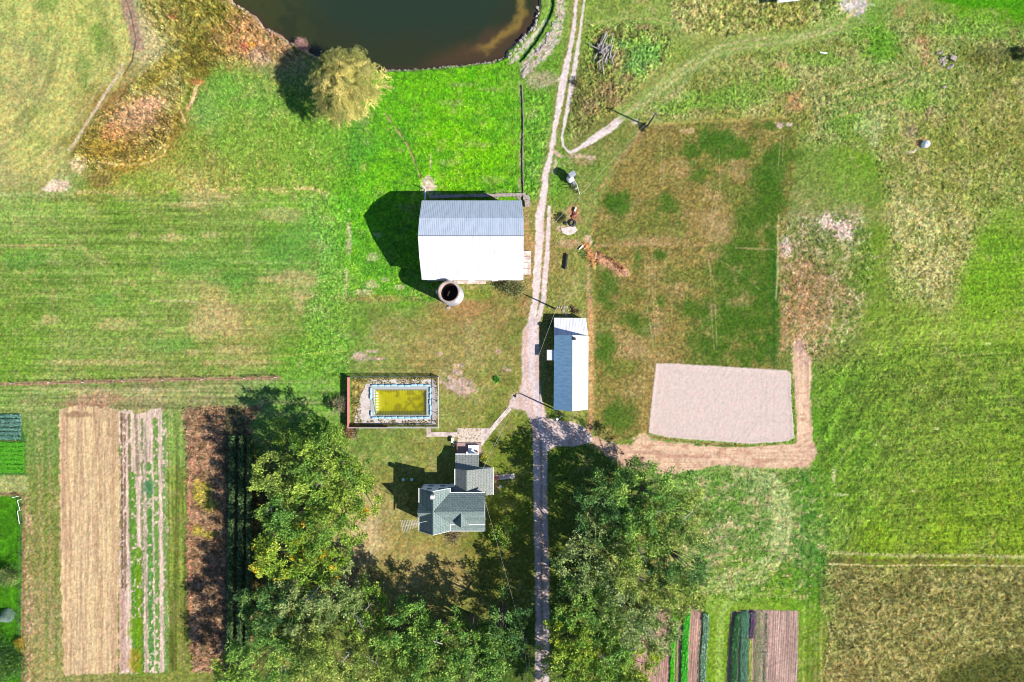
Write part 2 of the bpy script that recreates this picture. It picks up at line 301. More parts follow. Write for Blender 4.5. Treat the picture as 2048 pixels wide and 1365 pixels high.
# ---- pasture
s_, m, d = poly([(380,140),(480,130),(640,200),(720,250),(700,390),(150,392),(190,345),(330,300)], None, soft=8, relief=.18)
C[s_] *= (1-m[..., None]*np.array([0,.02,.16]))
s_, m, d = poly([(590,380),(700,380),(700,740),(640,740),(600,700)], None, soft=30, wob=14, ws=40, relief=.24)
PADD = [(772,146),(850,136),(950,128),(1012,122),(1034,165),(1045,180),(1048,392),(860,392),(850,470),(905,590),(860,602),(700,598),(694,520),(702,420),(710,330),(724,262),(760,210)]
s_, m, d = poly(PADD, None, soft=4, wob=4, relief=.13)
C[s_] += (m*ss(.5,.68,fbm(X[s_]/18,Y[s_]/10,4,51))*.45)[..., None]*(np.array([112,200,30])-C[s_])
C[s_] += (m*ss(.5,.34,fbm(X[s_]/22,Y[s_]/14,4,52))*.55)[..., None]*(np.array([60,150,34])-C[s_])
for a in ((925,170,40,5),(905,205,30,8),(985,180,30,5),(965,290,24,6),(900,325,34,8),(880,300,10,6),(800,300,12,5),(985,360,30,10),(1010,385,20,6)): blob(*a,(150,166,96),k=.5,ws=7)
for a in ((745,515,14,9),(770,560,10,6),(800,575,12,6),(728,585,22,9),(755,470,8,5),(700,480,5,40),(745,570,14,10)): blob(*a,(206,186,150),k=.6,ws=6)
stroke([(698,420),(694,500),(692,590)], 5, (196,178,140), k=.75, soft=2, patch=(.4,.55,12)); stroke([(712,598),(790,598),(860,600)], 3, (120,110,70), k=.6, soft=2, patch=(.4,.6,9))
stroke([(770,228),(792,258),(815,290),(828,320),(840,352),(848,372)], 3, (180,160,110), soft=1.2, wob=2, relief=.02, z=-.12); stroke([(860,310),(862,338)], 4, (196,180,140), soft=2, k=.8)
blob(858,370,16,20,(224,206,184),k=.95,ws=6,relief=.06,wob=.7); blob(880,392,34,7,(150,150,150),k=.6)
stroke([(706,330),(708,280),(716,250)], 20, (52,140,44), k=.5, soft=10)
stroke([(1040,165),(1043,250),(1041,320),(1039,385)], 5, (190,168,136), k=.8, soft=2, relief=.04, patch=(.3,.45,20))
s_, m, d = poly([(1048,185),(1095,190),(1105,250),(1095,330),(1075,400),(1050,400)], None, soft=5, wob=3, relief=.3)
C[s_] += (m*ss(.5,.38,fbm(X[s_]/14,Y[s_]/7,4,57))*.5)[..., None]*(np.array([60,134,36])-C[s_])
# ---- western hay field
s_, m, d = poly([(-80,392),(600,392),(640,500),(600,700),(560,755),(-80,768)], None, soft=8, wob=4, relief=.09)
C[s_] *= (1-m[..., None]*np.array([.05,.035,.14])); streak(s_, m, 0, 140, 5, .2, 61); streak(s_, m, .02, 200, 3.6, .26, 62, (190,184,120)); streak(s_, m*.5, .66, 80, 5, .2, 63, (190,180,110))
stroke([(-80,490),(60,492),(110,490)], 4, (190,172,110), k=.8, soft=2); stroke([(60,492),(160,492),(240,560),(290,585)], 3, (176,178,100), k=.7, soft=2)
stroke([(110,440),(160,490),(230,545),(310,596),(350,612)], 4, (180,176,104), k=.6, soft=3, patch=(.35,.5,20)); stroke([(30,540),(75,585),(110,600)], 3, (180,176,104), k=.6, soft=2); stroke([(90,560),(110,590),(160,600)],2,(180,176,104),k=.5,soft=2)
stroke([(0,600),(200,566),(420,580)],2.5,(176,170,100),k=.4,soft=2); stroke([(300,602),(370,602),(400,606)], 3, (210,190,140), k=.7, soft=2)
for a in ((345,476,40,9),(420,470,20,8),(270,470,16,8),(380,410,60,6),(560,430,60,16),(540,560,26,8),(600,590,40,10),(440,640,50,34),(400,660,30,20),(470,700,60,10),(385,705,20,7),(480,725,90,6),(200,725,150,7),(100,640,20,12),(230,650,40,14),(600,610,14,20),(590,560,50,20)): blob(*a,(196,176,118),k=.55,ws=8)
for a in ((570,500,60,40),(620,460,40,30),(210,600,26,16),(380,530,60,20),(340,690,60,14),(50,520,60,20),(460,560,40,16)): blob(*a,(76,160,60),k=.4,ws=14)
stroke([(520,715),(700,702),(760,700)],3,(170,176,80),k=.5,soft=2)
# ---- fence strip and strip south of it
stroke([(-80,771),(0,769),(160,765),(330,760),(560,756)], 7, (176,140,110), k=.9, soft=2, wob=2.5, relief=.08); stroke([(-80,765),(0,763),(330,754),(550,750)], 4, (84,84,48), k=.7, soft=2, patch=(.35,.5,9), relief=.3)
s_, m, d = poly([(-80,775),(560,762),(700,770),(700,830),(560,830),(-80,830)], None, soft=6, wob=3, relief=.09); streak(s_, m, 0, 160, 5, .3, 71); streak(s_, m, 0, 160, 4, .5, 72, (190,170,130))
blob(200,800,80,14,(186,146,116),k=.5,ws=16); blob(170,812,50,10,(176,130,104),k=.5)
for i in range(5): stroke([(560+i*8,830-i*4),(640+i*6,770-i*10),(700+i*8,740-i*14),(760,705-i*4)], 3, (70,130,44) if i%2 else (150,170,90), k=.5, soft=2)
# ---- left garden
s_, m, d = poly([(-80,826),(38,828),(50,880),(50,950),(-80,952)], (60,120,50), soft=2, wob=1.5, relief=.08)
stroke([(-80,882),(50,882)],2,(120,110,80)); poly([(-80,952),(52,952),(60,985),(-80,985)], (160,170,100), soft=3, k=.8); 
for yy in (956,966,976): stroke([(-80,yy),(56,yy)], 3, (190,190,130), k=.5, soft=2)
s_, m, d = poly([(-80,994),(40,994),(45,1040),(42,1200),(42,1480),(-80,1480)], (56,140,20), soft=2, wob=1, relief=.03)
C[s_] *= (1+(m*(fbm(X[s_]/10,Y[s_]/10,3,75)-.5)*.5)[..., None])
stroke([(-80,988),(38,988),(48,1000),(47,1200),(46,1365)], 4, (150,116,90), soft=2, relief=.08)
stroke([(56,1000),(60,1080),(54,1140),(60,1220),(58,1300),(54,1600)], 15, (170,138,108), k=.75, soft=4, wob=5, relief=.3, patch=(.35,.5,12)); stroke([(56,1000),(58,1600)], 18, (128,132,70), k=.6, soft=4, patch=(.5,.6,9), seed=8)
for x0, c_ in ((78,(180,160,110)),(90,(96,130,46)),(98,(178,156,106)),(110,(90,132,44)),(84,(170,160,100))): stroke([(x0,860),(x0+2,1100),(x0+4,1360)], 5, c_, k=.5, soft=2.5, patch=(.35,.5,30), seed=x0)
# ---- straw field and vegetable rows
STRAW = [(118,820),(150,812),(236,818),(240,940),(241,1060),(244,1180),(236,1190),(236,1345),(128,1352),(120,1100)]
s_, m, d = poly(STRAW, (214,188,142), soft=1.5, wob=5, relief=.07, cls=4)
x = X[s_]; y = Y[s_]; n = fbm(x/4.5, y/110, 3, 81); n_ = fbm(x/2.2+y/90, y/16, 3, 82)
C[s_] += (m*ss(.5,.62,n)*.85)[..., None]*(np.array([232,206,150])-C[s_]); C[s_] += (m*ss(.5,.4,n)*.6)[..., None]*((np.array([196,164,126]))-C[s_]); C[s_] *= (1+(m*(n_-.5)*.36)[..., None])
for xx, c_ in ((124,(190,140,112)),(134,(196,148,120)),(151,(236,212,164)),(166,(234,206,156)),(178,(236,214,164)),(203,(236,210,156)),(211,(238,214,164)),(190,(190,152,112)),(225,(186,158,104))): stroke([(xx,825),(xx+6,1100),(xx+9,1345)], 4, c_, k=.4, soft=2, wob=2.5)
for a in ((158,830,30,6),(150,826,9,4)): blob(*a,(150,120,92),k=.6)
ROWS = [(238,822),(262,820),(270,830),(322,815),(334,860),(334,1345),(238,1350),(240,1000)]
s_, m, d = poly(ROWS, (214,192,170), soft=1.5, wob=5, relief=.1, cls=5)
x = X[s_]; y = Y[s_]; C[s_] *= (1+(m*(fbm(x/2.5,y/30,3,85)-.5)*.5)[..., None])
def row(x0, x1, y0, y1, w, col, k=.85, pt=(.30,.42,7), sd=1, rel=.2): stroke([(x0,y0),((x0*.5+x1*.5),(y0+y1)/2),(x1,y1)], w+1.5, col, soft=1.5, wob=2.5, ws=6, k=min(1,k*1.1), patch=pt, seed=sd, relief=rel)
for a in ((243,246,830,1340,3,(110,90,60),.8),(249,251,826,1180,3,(122,100,74),.7),(258,262,830,1100,4,(104,110,60),.7),(264,272,950,1345,12,(88,150,54),.9),(276,282,1100,1345,12,(100,156,30),.9),(284,286,840,1345,4,(90,120,60),.6),(298,303,930,1345,10,(84,150,70),.9),(311,316,840,1345,8,(96,150,60),.8),(328,333,830,1345,7,(96,150,66),.75),(272,276,830,950,5,(120,120,80),.6),(291,294,850,1345,3,(120,130,90),.4)): row(a[0],a[1],a[2],a[3],a[4],a[5],a[6],sd=a[0])
blob(270,1320,14,26,(160,140,30),k=.7); blob(270,1260,14,30,(104,160,20),k=.6); poly([(236,1182),(250,1178),(253,1340),(240,1345)],(198,164,146),soft=2,k=.8,cls=5); blob(298,975,12,16,(60,130,84),k=.7,ws=5)
s_, m, d = poly([(336,830),(366,830),(372,1000),(374,1330),(338,1345)], None, soft=3, relief=.07); streak(s_, m, PI/2, 160, 4, .35, 88)
# ---- brown withered field
BROWN = [(368,820),(440,812),(520,815),(500,850),(505,1340),(385,1345),(372,1150),(376,1000)]
s_, m, d = poly(BROWN, (152,120,88), soft=4, wob=9, relief=.2, cls=7)
C[s_] += (m*ss(.45,.65,fbm(X[s_]/12,Y[s_]/12,4,91))*.7)[..., None]*(np.array([194,158,122])-C[s_]); C[s_] += (m*ss(.48,.36,fbm(X[s_]/6,Y[s_]/6,3,92))*.6)[..., None]*(np.array([104,86,56])-C[s_])
for a in ((405,985,22,28),(420,1010,16,16),(395,1060,12,14),(420,1070,16,8)): blob(*a,(186,180,64),k=.75,ws=7)
stroke([(378,960),(380,1100),(384,1300)],8,(206,150,112),k=.7,soft=3,patch=(.4,.5,14))
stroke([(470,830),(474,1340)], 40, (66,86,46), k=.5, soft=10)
# ---- yard
s_, m, d = poly([(700,610),(860,610),(1000,590),(1060,600),(1045,700),(1030,790),(1060,850),(1060,1200),(720,1180),(710,870),(700,730)], None, soft=8, wob=4, relief=.05)
C[s_] *= (1+(m*(fbm(X[s_]/14,Y[s_]/14,4,95)-.5)*.3)[..., None])
for yy in (712,720,728,736,744): stroke([(735,yy),(885,yy+2)], 2, (196,178,104) if yy%16 else (110,120,50), k=.5, soft=1.5, wob=1)
for a in ((720,713,18,9),(745,703,16,4),(755,718,18,3),(905,765,22,14),(915,745,12,8),(925,780,26,14),(930,765,14,12),(880,708,6,4),(995,703,6,5),(1010,738,5,4),(1019,742,5,4),(919,731,9,5)): blob(*a,(206,178,162),k=.85,ws=6,relief=.04,wob=.7)
blob(993,760,9,8,(80,140,40),k=.8,ws=5,relief=.3); blob(893,760,5,8,(90,130,60),k=.6)
for a in ((750,598,80,10),(930,615,60,20),(1045,610,14,26)): blob(*a,(176,140,90),k=.45)
blob(985,575,30,10,(90,140,50),k=.3); s_,m = blob(950,590,40,12,(110,150,44),k=.6)
stroke([(1048,420),(1052,470),(1062,560),(1055,620)], 16, (176,142,96), k=.7, soft=6, wob=4, patch=(.35,.55,12))
for xx in (722,732,742,752): stroke([(xx+6,985),(xx,1060),(xx+2,1130)], 4, (216,196,150), k=.5, soft=2.5, patch=(.4,.55,20), seed=xx)
# ---- gravel track
GR = (228,216,208); GRD = (206,176,154)
LT = [(1158,-80),(1152.8,0),(1147.8,58.6),(1139,102.6),(1128.7,152.5),(1120,199),(1111,249),(1102,308),(1092,346),(1086,400),(1080,430),(1079,483),(1075,536),(1071,600),(1064,640)]
RT = [(1176,-80),(1169,0),(1161,58.6),(1153.6,111),(1144.8,164),(1134.6,220),(1124,272.7),(1127,293),(1140,306)]
stroke(LT, 24, (150,146,84), k=.6, soft=5, relief=.04); stroke(LT[:9], 6, (206,186,150), k=.9, soft=2, relief=.03)
stroke(LT, [5,6,7,8,15,13,9,8,12,14,16,16,15,14,14], GR, soft=1.6, wob=3, ws=6, relief=.015, cls=1)
stroke(RT, [3,4,5,8,11,8,5,5,5], GR, soft=1.6, wob=1.8, ws=6, relief=.015, cls=1)
stroke([(1105,300),(1112,306),(1122,314)],7,(206,180,156),soft=2,cls=1); stroke([(1112,320),(1108,345)], 6, (206,190,160), k=.8, soft=2)
stroke([(1098.6,415),(1096,483),(1092,536),(1087,600),(1078,636)], [7,9,11,10,9], GR, soft=1.6, wob=1.8, ws=6, relief=.015, cls=1)
stroke([(1088,430),(1087,500),(1084,560),(1078,600)], 5, GRD, soft=2, k=.6, patch=(.42,.55,6))
stroke([(1140,306),(1160,296),(1181.5,281.5),(1222.6,255),(1252,228.7)], [5,8,14,16,10], GR, soft=2, wob=2.5, ws=7, relief=.02, cls=1, patch=None)
stroke([(1205,262),(1240,238)],4,(170,150,110),k=.6,soft=2,patch=(.45,.55,5)); blob(1270,243,9,7,(222,206,200),k=.8,ws=6); blob(1155,312,26,6,(206,176,150),k=.7,ws=6); blob(1165,325,22,8,(190,150,120),k=.5); blob(1183,316,10,5,(216,186,160),k=.8,ws=5); blob(1290,268,16,12,(190,150,110),k=.6)
stroke([(1120,158),(1112,162)],4,GR,soft=2)
ROAD = [(1058,640),(1046,662),(1043,703),(1045,760),(1038,785),(1020,800),(1016,816),(1030,818),(1050,822),(1058,836),(1065,860),(1066,930),(1068,1050),(1071,1200),(1070,1600),(1100,1600),(1099,1365),(1098,1150),(1094,990),(1094,905),(1110,893),(1150,893),(1190,885),(1178,862),(1150,846),(1108,840),(1094,835),(1084,800),(1079,758),(1078,650),(1085,630)]
s_, m, d = poly(ROAD, (220,204,197), soft=2, wob=2.2, ws=7, relief=.02, cls=1)
x = X[s_]; y = Y[s_]; C[s_] += (m*ss(.5,.68,fbm(x/6,y/30,3,101))*.5)[..., None]*(np.array([206,170,148])-C[s_])
stroke([(1052,660),(1050,740),(1066,830),(1072,880)], 5, (222,180,152), k=.55, soft=3); stroke([(1066,645),(1064,740),(1078,830),(1088,900)], 9, (226,216,216), k=.6, soft=3)
stroke([(1074,880),(1077,1050),(1078,1200),(1077,1600)], 5, (150,132,110), k=.0, soft=2); stroke([(1082,880),(1083,1050),(1086,1600)], 5, (150,132,104), k=.55, soft=2)
poly([(1018,790),(1044,770),(1052,822),(1030,820)], (214,190,172), k=.5, soft=4, patch=(.4,.5,6)); stroke([(1110,850),(1180,862)], 20, (206,186,170), k=.3, soft=6)
stroke([(1180,600),(1184,700),(1184,800),(1180,860)], 12, (206,156,108), k=.85, soft=3, wob=2, relief=.03); stroke([(1190,860),(1192,700),(1190,560),(1184,500)], 3, (190,160,104), k=.7, soft=2); stroke([(1176,530),(1178,600)], 6, (196,160,120), k=.8, soft=3)
# ---- north-east paths through the rough grass
stroke([(1400,130),(1340,190),(1280,212)], 3, (184,164,110), k=.5, soft=2)
s_, m, d = poly([(1180,55),(1260,45),(1340,60),(1345,110),(1290,160),(1230,220),(1140,280),(1145,200),(1170,120)], None, soft=8, wob=5, relief=.5)
C[s_] += (m*ss(.5,.36,fbm(X[s_]/12,Y[s_]/12,4,111))*.6)[..., None]*(np.array([84,84,44])-C[s_])
for a in ((1212,62,14,9),(1290,55,24,6),(1195,90,10,24),(1215,180,26,20),(1255,155,16,9),(1180,215,20,18),(1230,205,20,10),(1235,120,12,22)): blob(*a,(150,124,90),k=.55,ws=7)
for a in ((1290,110,34,24),(1270,135,24,14),(1245,90,10,10)): blob(*a,(96,160,76),k=.55,ws=9)
NE = [(1260,235),(1350,150),(1420,110),(1600,95),(1700,60),(1860,30),(2120,60),(2120,400),(2000,420),(1960,470),(1900,620),(1780,600),(1780,420),(1740,300),(1610,290),(1570,232),(1300,246)]
s_, m, d = poly(NE, None, soft=14, wob=8, relief=.25)
C[s_] += (m*.4)[..., None]*(np.array([146,160,88])-C[s_])
x = X[s_]; y = Y[s_]; n = fbm((x+y*.6)/11, (y-x*.6)/5, 4, 115)
C[s_] += (m*ss(.5,.34,n)*.45)[..., None]*(np.array([104,122,44])-C[s_]); C[s_] += (m*ss(.56,.74,n)*.3)[..., None]*(np.array([190,182,122])-C[s_])
C[s_] += (m*ss(.5,.66,fbm(X[s_]/38,Y[s_]/30,3,431))*.5)[..., None]*(np.array([112,124,46])-C[s_]); C[s_] += (m*ss(.5,.36,fbm(X[s_]/30,Y[s_]/34,3,433))*.45)[..., None]*(np.array([172,162,108])-C[s_])
for i_, o_ in enumerate((0,9,18,27,36)): stroke([(1600+o_,150),(1612+o_,200),(1634+o_,250),(1672+o_,290)], 4, (84,112,50) if i_%2 else (178,180,116), k=.5, soft=2, wob=2, patch=(.3,.45,12), seed=i_+400)
for i_, o_ in enumerate((0,8,16,24,32)): stroke([(1640,185+o_),(1720,168+o_),(1800,140+o_),(1850,118+o_)], 4, (180,164,112) if i_%2 else (90,136,48), k=.5, soft=2, wob=2, patch=(.3,.45,14), seed=i_+410)
for a in ((1745,80,44,34),(1900,60,60,16),(1480,190,60,30),(1400,200,50,20),(1700,250,50,30),(1640,120,60,16),(1840,200,50,26),(1350,215,50,14),(1560,170,40,18),(1960,60,60,20)): blob(*a,(104,156,50),k=.6,ws=12)
s_, m, d = poly([(1340,-80),(1345,60),(1460,74),(1620,56),(1700,30),(1720,-80)], None, soft=8, wob=6, relief=.4)
n = fbm(X[s_]/7, Y[s_]/9, 4, 117); C[s_] += (m*ss(.5,.35,n)*.5)[..., None]*(np.array([92,86,44])-C[s_]); C[s_] += (m*ss(.54,.7,n)*.5)[..., None]*(np.array([206,180,130])-C[s_])
for a in ((1588,195,18,14),(1590,215,24,10),(1560,130,20,8),(1850,110,8,30),(1840,80,14,10),(1800,25,14,16),(1735,88,12,12)): blob(*a,(176,134,96),k=.55,ws=8)
blob(1712,12,30,22,(214,206,200),k=.9,ws=7,relief=.05,wob=.8); blob(1840,284,20,10,(176,140,100),k=.6); stroke([(1815,306),(1828,304),(1838,296)], 4, (206,196,180), k=.9, soft=1.5); blob(1825,262,14,16,(150,130,112),k=.6); blob(1858,222,8,20,(160,130,110),k=.5,ang=.5)
poly([(1880,-80),(1870,2),(1940,14),(2048,18),(2130,20),(2130,-80)], (56,150,14), soft=3, wob=2, relief=.1); blob(1770,90,40,34,(84,156,34),k=.55,ws=12); blob(1760,95,24,20,(60,140,30),k=.3)
for i, y0 in enumerate((150,166,205)): stroke([(1665+i*6,y0+28),(1720,y0+14),(1790,y0-4)], 5, (104,120,50) if i%2 else (196,170,120), k=.6, soft=2)
for xx in (1625,1636,1650,1660,1672): stroke([(xx,190),(xx+6,230),(xx+14,262)], 3, (84,104,54), k=.6, soft=2, relief=.5)
poly([(1735,215),(1780,230),(1760,300),(1700,260)], (170,180,120), soft=6, wob=4, k=.5)
blob(1990,110,50,20,(76,84,44),k=.5,ws=8); blob(1960,120,30,18,(120,120,44),k=.4,ws=6)
stroke([(1252,226),(1320,180),(1400,118),(1480,90),(1600,78),(1690,50)], 34, (138,164,80), k=.8, soft=8, relief=.08)
stroke([(1205,45),(1250,36),(1320,40),(1350,52)], 22, (134,164,76), k=.6, soft=6, relief=.08); stroke([(1180,50),(1230,38),(1310,38),(1345,48)], 3, (184,176,110), k=.6, soft=2)
for o, w in ((0,5),(13,5)): stroke([(1252,228),(1300,188+o),(1345,150+o),(1400,112+o),(1450,90+o),(1520,78+o),(1600,72+o*.6),(1680,52+o*.4),(1710,20)], w+1, (190,186,124), k=.7, soft=3.5, wob=3, relief=.06, patch=(.25,.5,26), seed=int(w+o))
# ---- mown olive field
MOWN = [(1290,250),(1400,240),(1560,234),(1592,262),(1590,330),(1574,430),(1566,520),(1556,600),(1553,738),(1440,742),(1312,728),(1296,870),(1230,884),(1192,872),(1188,760),(1190,600),(1182,540),(1184,450),(1206,385),(1250,310)]
s_, m, d = poly(MOWN, (140,130,66), soft=4, wob=3, ws=12, relief=.05)
x = X[s_]; y = Y[s_]; sw = m*ss(50,-10,np.abs((x-1560)+(y-300)*.36-20*(fbm(x/40,y/40,3,127)-.5)*4)-10)*ss(280,330,y)
C[s_] += (sw*.55)[..., None]*(np.array([72,112,34])-C[s_]); C[s_] += (m*ss(.5,.66,fbm(x/50,y/50,4,121))*.55)[..., None]*(np.array([172,150,98])-C[s_])
C[s_] += (m*ss(.49,.36,fbm(x/46,y/46,4,122))*.55)[..., None]*(np.array([100,122,44])-C[s_]); C[s_] *= (1+(m*(fbm(x/3.4,y/3.4,2,123)-.5)*.55)[..., None])
GN = (64,108,26)
for a in ((1440,285,62,32),(1385,300,24,16),(1480,300,26,24),(1235,408,34,30),(1215,400,14,22),(1330,405,26,22),(1400,345,26,20),(1530,380,46,50),(1560,310,40,30),(1500,440,34,26),(1480,500,40,22),(1440,540,24,20),(1500,580,60,40),(1530,640,40,60),(1460,640,60,30),(1420,690,50,30),(1500,710,60,30),(1215,580,22,60),(1275,515,12,26),(1322,605,9,14),(1232,830,34,44),(1210,700,20,50),(1290,660,20,20),(1545,500,20,90),(1500,520,50,60),(1490,640,70,60),(1540,420,34,60),(1320,510,14,10),(1380,620,30,26),(1540,250,30,9),(1265,640,26,16)): blob(*a,GN,k=.8,ws=16,soft=.9,wob=.8,relief=.07)
for a in ((1545,345,28,34),(1440,282,46,22),(1235,405,22,20),(1545,560,12,80),(1545,700,14,30)): blob(*a,(46,108,24),k=.5,ws=10,wob=.8)
for a in ((1420,440,40,26),(1470,600,16,14),(1490,600,14,24),(1440,460,30,40),(1290,480,60,16),(1270,700,30,20),(1430,510,26,12),(1310,660,24,16),(1475,345,24,24)): blob(*a,(178,152,104),k=.5,ws=14,soft=.9,wob=.8)
for P_ in ([(1324,268),(1324,300),(1320,370)],[(1331,268),(1331,300),(1326,370)],[(1438,300),(1440,380),(1425,450),(1412,490)],[(1434,370),(1418,450)],[(1290,510),(1292,600),(1305,680)],[(1297,510),(1299,590)],[(1304,510),(1306,600),(1312,700)],[(1310,508),(1310,600)],[(1408,500),(1420,540),(1422,575)],[(1413,502),(1428,570)],[(1422,610),(1428,700)],[(1430,610),(1434,690)],[(1562,270),(1556,340)],[(1568,270),(1564,330)]): stroke(P_, 1.6, (196,176,128), k=.55, soft=1.2, wob=.8)
stroke([(1190,492),(1300,488),(1410,492)], 6, (190,160,112), k=.6, soft=3, patch=(.35,.5,12)); stroke([(1470,496),(1550,500)], 3, (190,170,120), k=.6, soft=2); stroke([(1200,380),(1240,315),(1290,262)], 8, (176,140,96), k=.6, soft=4); stroke([(1292,250),(1400,244),(1556,236)],5,(170,170,84),k=.6,soft=3)
stroke([(1430,515),(1480,545),(1520,580)],2,(150,160,100),k=.5); stroke([(1300,740),(1296,820),(1286,870)], 14, (166,140,80), k=.6, soft=4); stroke([(1290,735),(1284,860)], 2, (196,176,110), k=.6, soft=1.5)
blob(1376,262,16,7,(206,176,130),k=.7,ws=5)
stroke([(1557,430),(1555,560),(1551,600)], 4, (204,188,140), k=.7, soft=2); stroke([(1549,500),(1548,735)], 5, (40,96,30), k=.6, soft=2)
# ---- ground east of the mown field
s_, m, d = poly([(1560,440),(1720,420),(1760,520),(1700,690),(1590,720),(1560,600)], None, soft=14, wob=8, relief=.22)
n = fbm(X[s_]/8, Y[s_]/8, 4, 131); C[s_] += (m*ss(.54,.68,n)*.45)[..., None]*(np.array([206,186,160])-C[s_])*np.float32(1); C[s_] += (m*ss(.48,.36,n)*.5)[..., None]*(np.array([84,118,44])-C[s_])
for a in ((1685,455,26,14),(1655,445,20,16),(1690,470,20,12),(1570,495,12,22),(1560,250,8,8),(1578,250,8,4)): blob(*a,(222,196,184),k=.8,ws=5,wob=.9)
for a in ((1612,560,26,60),(1605,640,36,50),(1640,600,20,60)): blob(*a,(160,134,92),k=.45,ws=14)
stroke([(1566,480),(1564,600),(1570,700)], 12, (176,146,106), k=.5, soft=4, patch=(.4,.55,10))
s_, m, d = poly([(1780,400),(1870,395),(1960,400),(1950,470),(1920,540),(1880,600),(1800,600),(1775,520)], None, soft=18, wob=9, relief=.26)
n = fbm(X[s_]/6, Y[s_]/6, 4, 135); C[s_] += (m*ss(.46,.62,n)*.4)[..., None]*(np.array([200,192,136])-C[s_])
# ---- eastern green hay field
s_, m, d = poly([(1640,740),(1720,690),(1760,600),(1900,620),(1990,430),(2130,380),(2130,1112),(1655,1108),(1640,1000)], None, soft=14, wob=8, relief=.16)
x = X[s_]; y = Y[s_]; mm = m*ss(1500,1900,x); C[s_] += (m*.35)[..., None]*(np.array([122,148,54])-C[s_]); streak(s_, mm, -.06, 120, 4, .2, 141); streak(s_, mm*ss(860,1000,y), 0, 200, 3, .2, 142, (160,180,76))
streak(s_, m*ss(2000,1700,x), -.9, 40, 6, .3, 143); streak(s_, mm, 0, 220, 2.6, .16, 144, (90,130,20))
for P_ in ([(1905,905),(1905,1030)],[(1895,930),(1895,1020)],[(1845,990),(1850,1060)]): stroke(P_, 3, (70,120,20), k=.45, soft=2)
for a in ((1890,696,4,3),(1976,688,6,3),(1872,858,6,3),(1750,890,4,3),(1828,982,8,3),(1668,950,5,20),(1680,990,24,3)): blob(*a,(206,206,150),k=.7,ws=4)
stroke([(1900,714),(1960,708),(2020,706)],2,(190,190,110),k=.6); blob(1830,812,30,16,(80,116,40),k=.4); blob(1980,590,60,60,(88,160,16),k=.3)
stroke([(1655,1105),(1800,1112),(1950,1112),(2130,1116)], 7, (186,182,122), k=.75, soft=2.5, wob=2, relief=.2); stroke([(1655,1121),(1780,1122),(1890,1121),(2130,1124)], 8, (96,86,50), k=.65, soft=2.5, patch=(.4,.5,12), relief=.1); stroke([(1652,1128),(1750,1132),(1880,1130),(2130,1134)], 4, (206,194,134), k=.85, soft=1.5, relief=.2)
BR = [(1652,1135),(2130,1136),(2130,1600),(1646,1600),(1650,1290),(1665,1240),(1636,1205)]
s_, m, d = poly(BR, None, soft=3, wob=2, relief=.22)
C[s_] += (m*.45)[..., None]*(np.array([156,154,90])-C[s_])
x = X[s_]; y = Y[s_]; n = fbm(x/9, y/7, 4, 151); C[s_] += (m*ss(.5,.36,n)*.4)[..., None]*(np.array([92,84,40])-C[s_]); C[s_] += (m*ss(.55,.7,n)*.5)[..., None]*(np.array([190,178,116])-C[s_])
w1 = fbm(x/75, y/75, 3, 152)*3.4+fbm(x/24,y/24,2,155)*.35; rid = np.abs((w1 % 1)-.5); rm = ss(.05,.012,np.abs(rid-.25))*ss(.36,.5,fbm(x/30,y/30,2,153))
C[s_] += (m*rm*.32)[..., None]*(np.array([206,194,140])-C[s_]); Z[s_] += m*rm*.16
poly([(1880,1345),(1960,1318),(2060,1300),(2130,1290),(2130,1600),(1850,1600)], (74,84,28), soft=10, wob=5, k=.65)
for x0 in (1607,1616,1626,1636,1643): stroke([(x0,1140),(x0+2,1200),(x0,1280),(x0-2,1600)], 3.5, (186,176,96) if x0%2 else (70,100,30), k=.6, soft=2, patch=(.3,.5,26), seed=x0, relief=.2)
stroke([(1645,1205),(1660,1260),(1664,1290),(1648,1340)],4,(196,180,120),k=.6,relief=.25)
# ---- grass south of the ring, with turning loop
s_, m, d = poly([(1360,945),(1640,945),(1655,1110),(1640,1200),(1440,1205),(1360,1190)], None, soft=8, wob=5, relief=.14)
n = fbm(X[s_]/11, Y[s_]/7, 4, 161); C[s_] += (m*ss(.55,.7,n)*.6)[..., None]*(np.array([206,186,140])-C[s_]); C[s_] += (m*ss(.48,.36,n)*.4)[..., None]*(np.array([64,136,40])-C[s_])
for o in (0,9,18,27): stroke([(1500,940+o*.6),(1545,950+o),(1574-o,985),(1580-o,1040),(1572-o,1110),(1530-o,1160-o),(1460,1180-o),(1380,1186-o)], [3,5,7,8,8,7,6,4], (184,192,126), k=.8, soft=4, patch=(.2,.35,30), seed=o+3)
s_, m, d = poly([(1590,940),(1655,950),(1652,1200),(1640,1200),(1590,1180)], None, soft=8, wob=4); n = fbm(X[s_]/6, Y[s_]/22, 3, 163); C[s_] += (m*ss(.48,.36,n)*.6)[..., None]*(np.array([50,130,44])-C[s_])
stroke([(1380,1190),(1480,1186),(1600,1196)], 5, (180,190,110), k=.6, soft=3); stroke([(1430,1210),(1440,1210)],40,(140,180,70),k=.5,soft=10)
stroke([(1500,1180),(1460,1200),(1440,1240),(1434,1600)], 16, (158,190,96), k=.55, soft=5, wob=3)
for xx in (1432,1438,1444,1600): stroke([(xx+6,1210),(xx,1300),(xx-6,1600)], 3, (150,186,80), k=.5, soft=2, patch=(.3,.5,20), seed=xx)
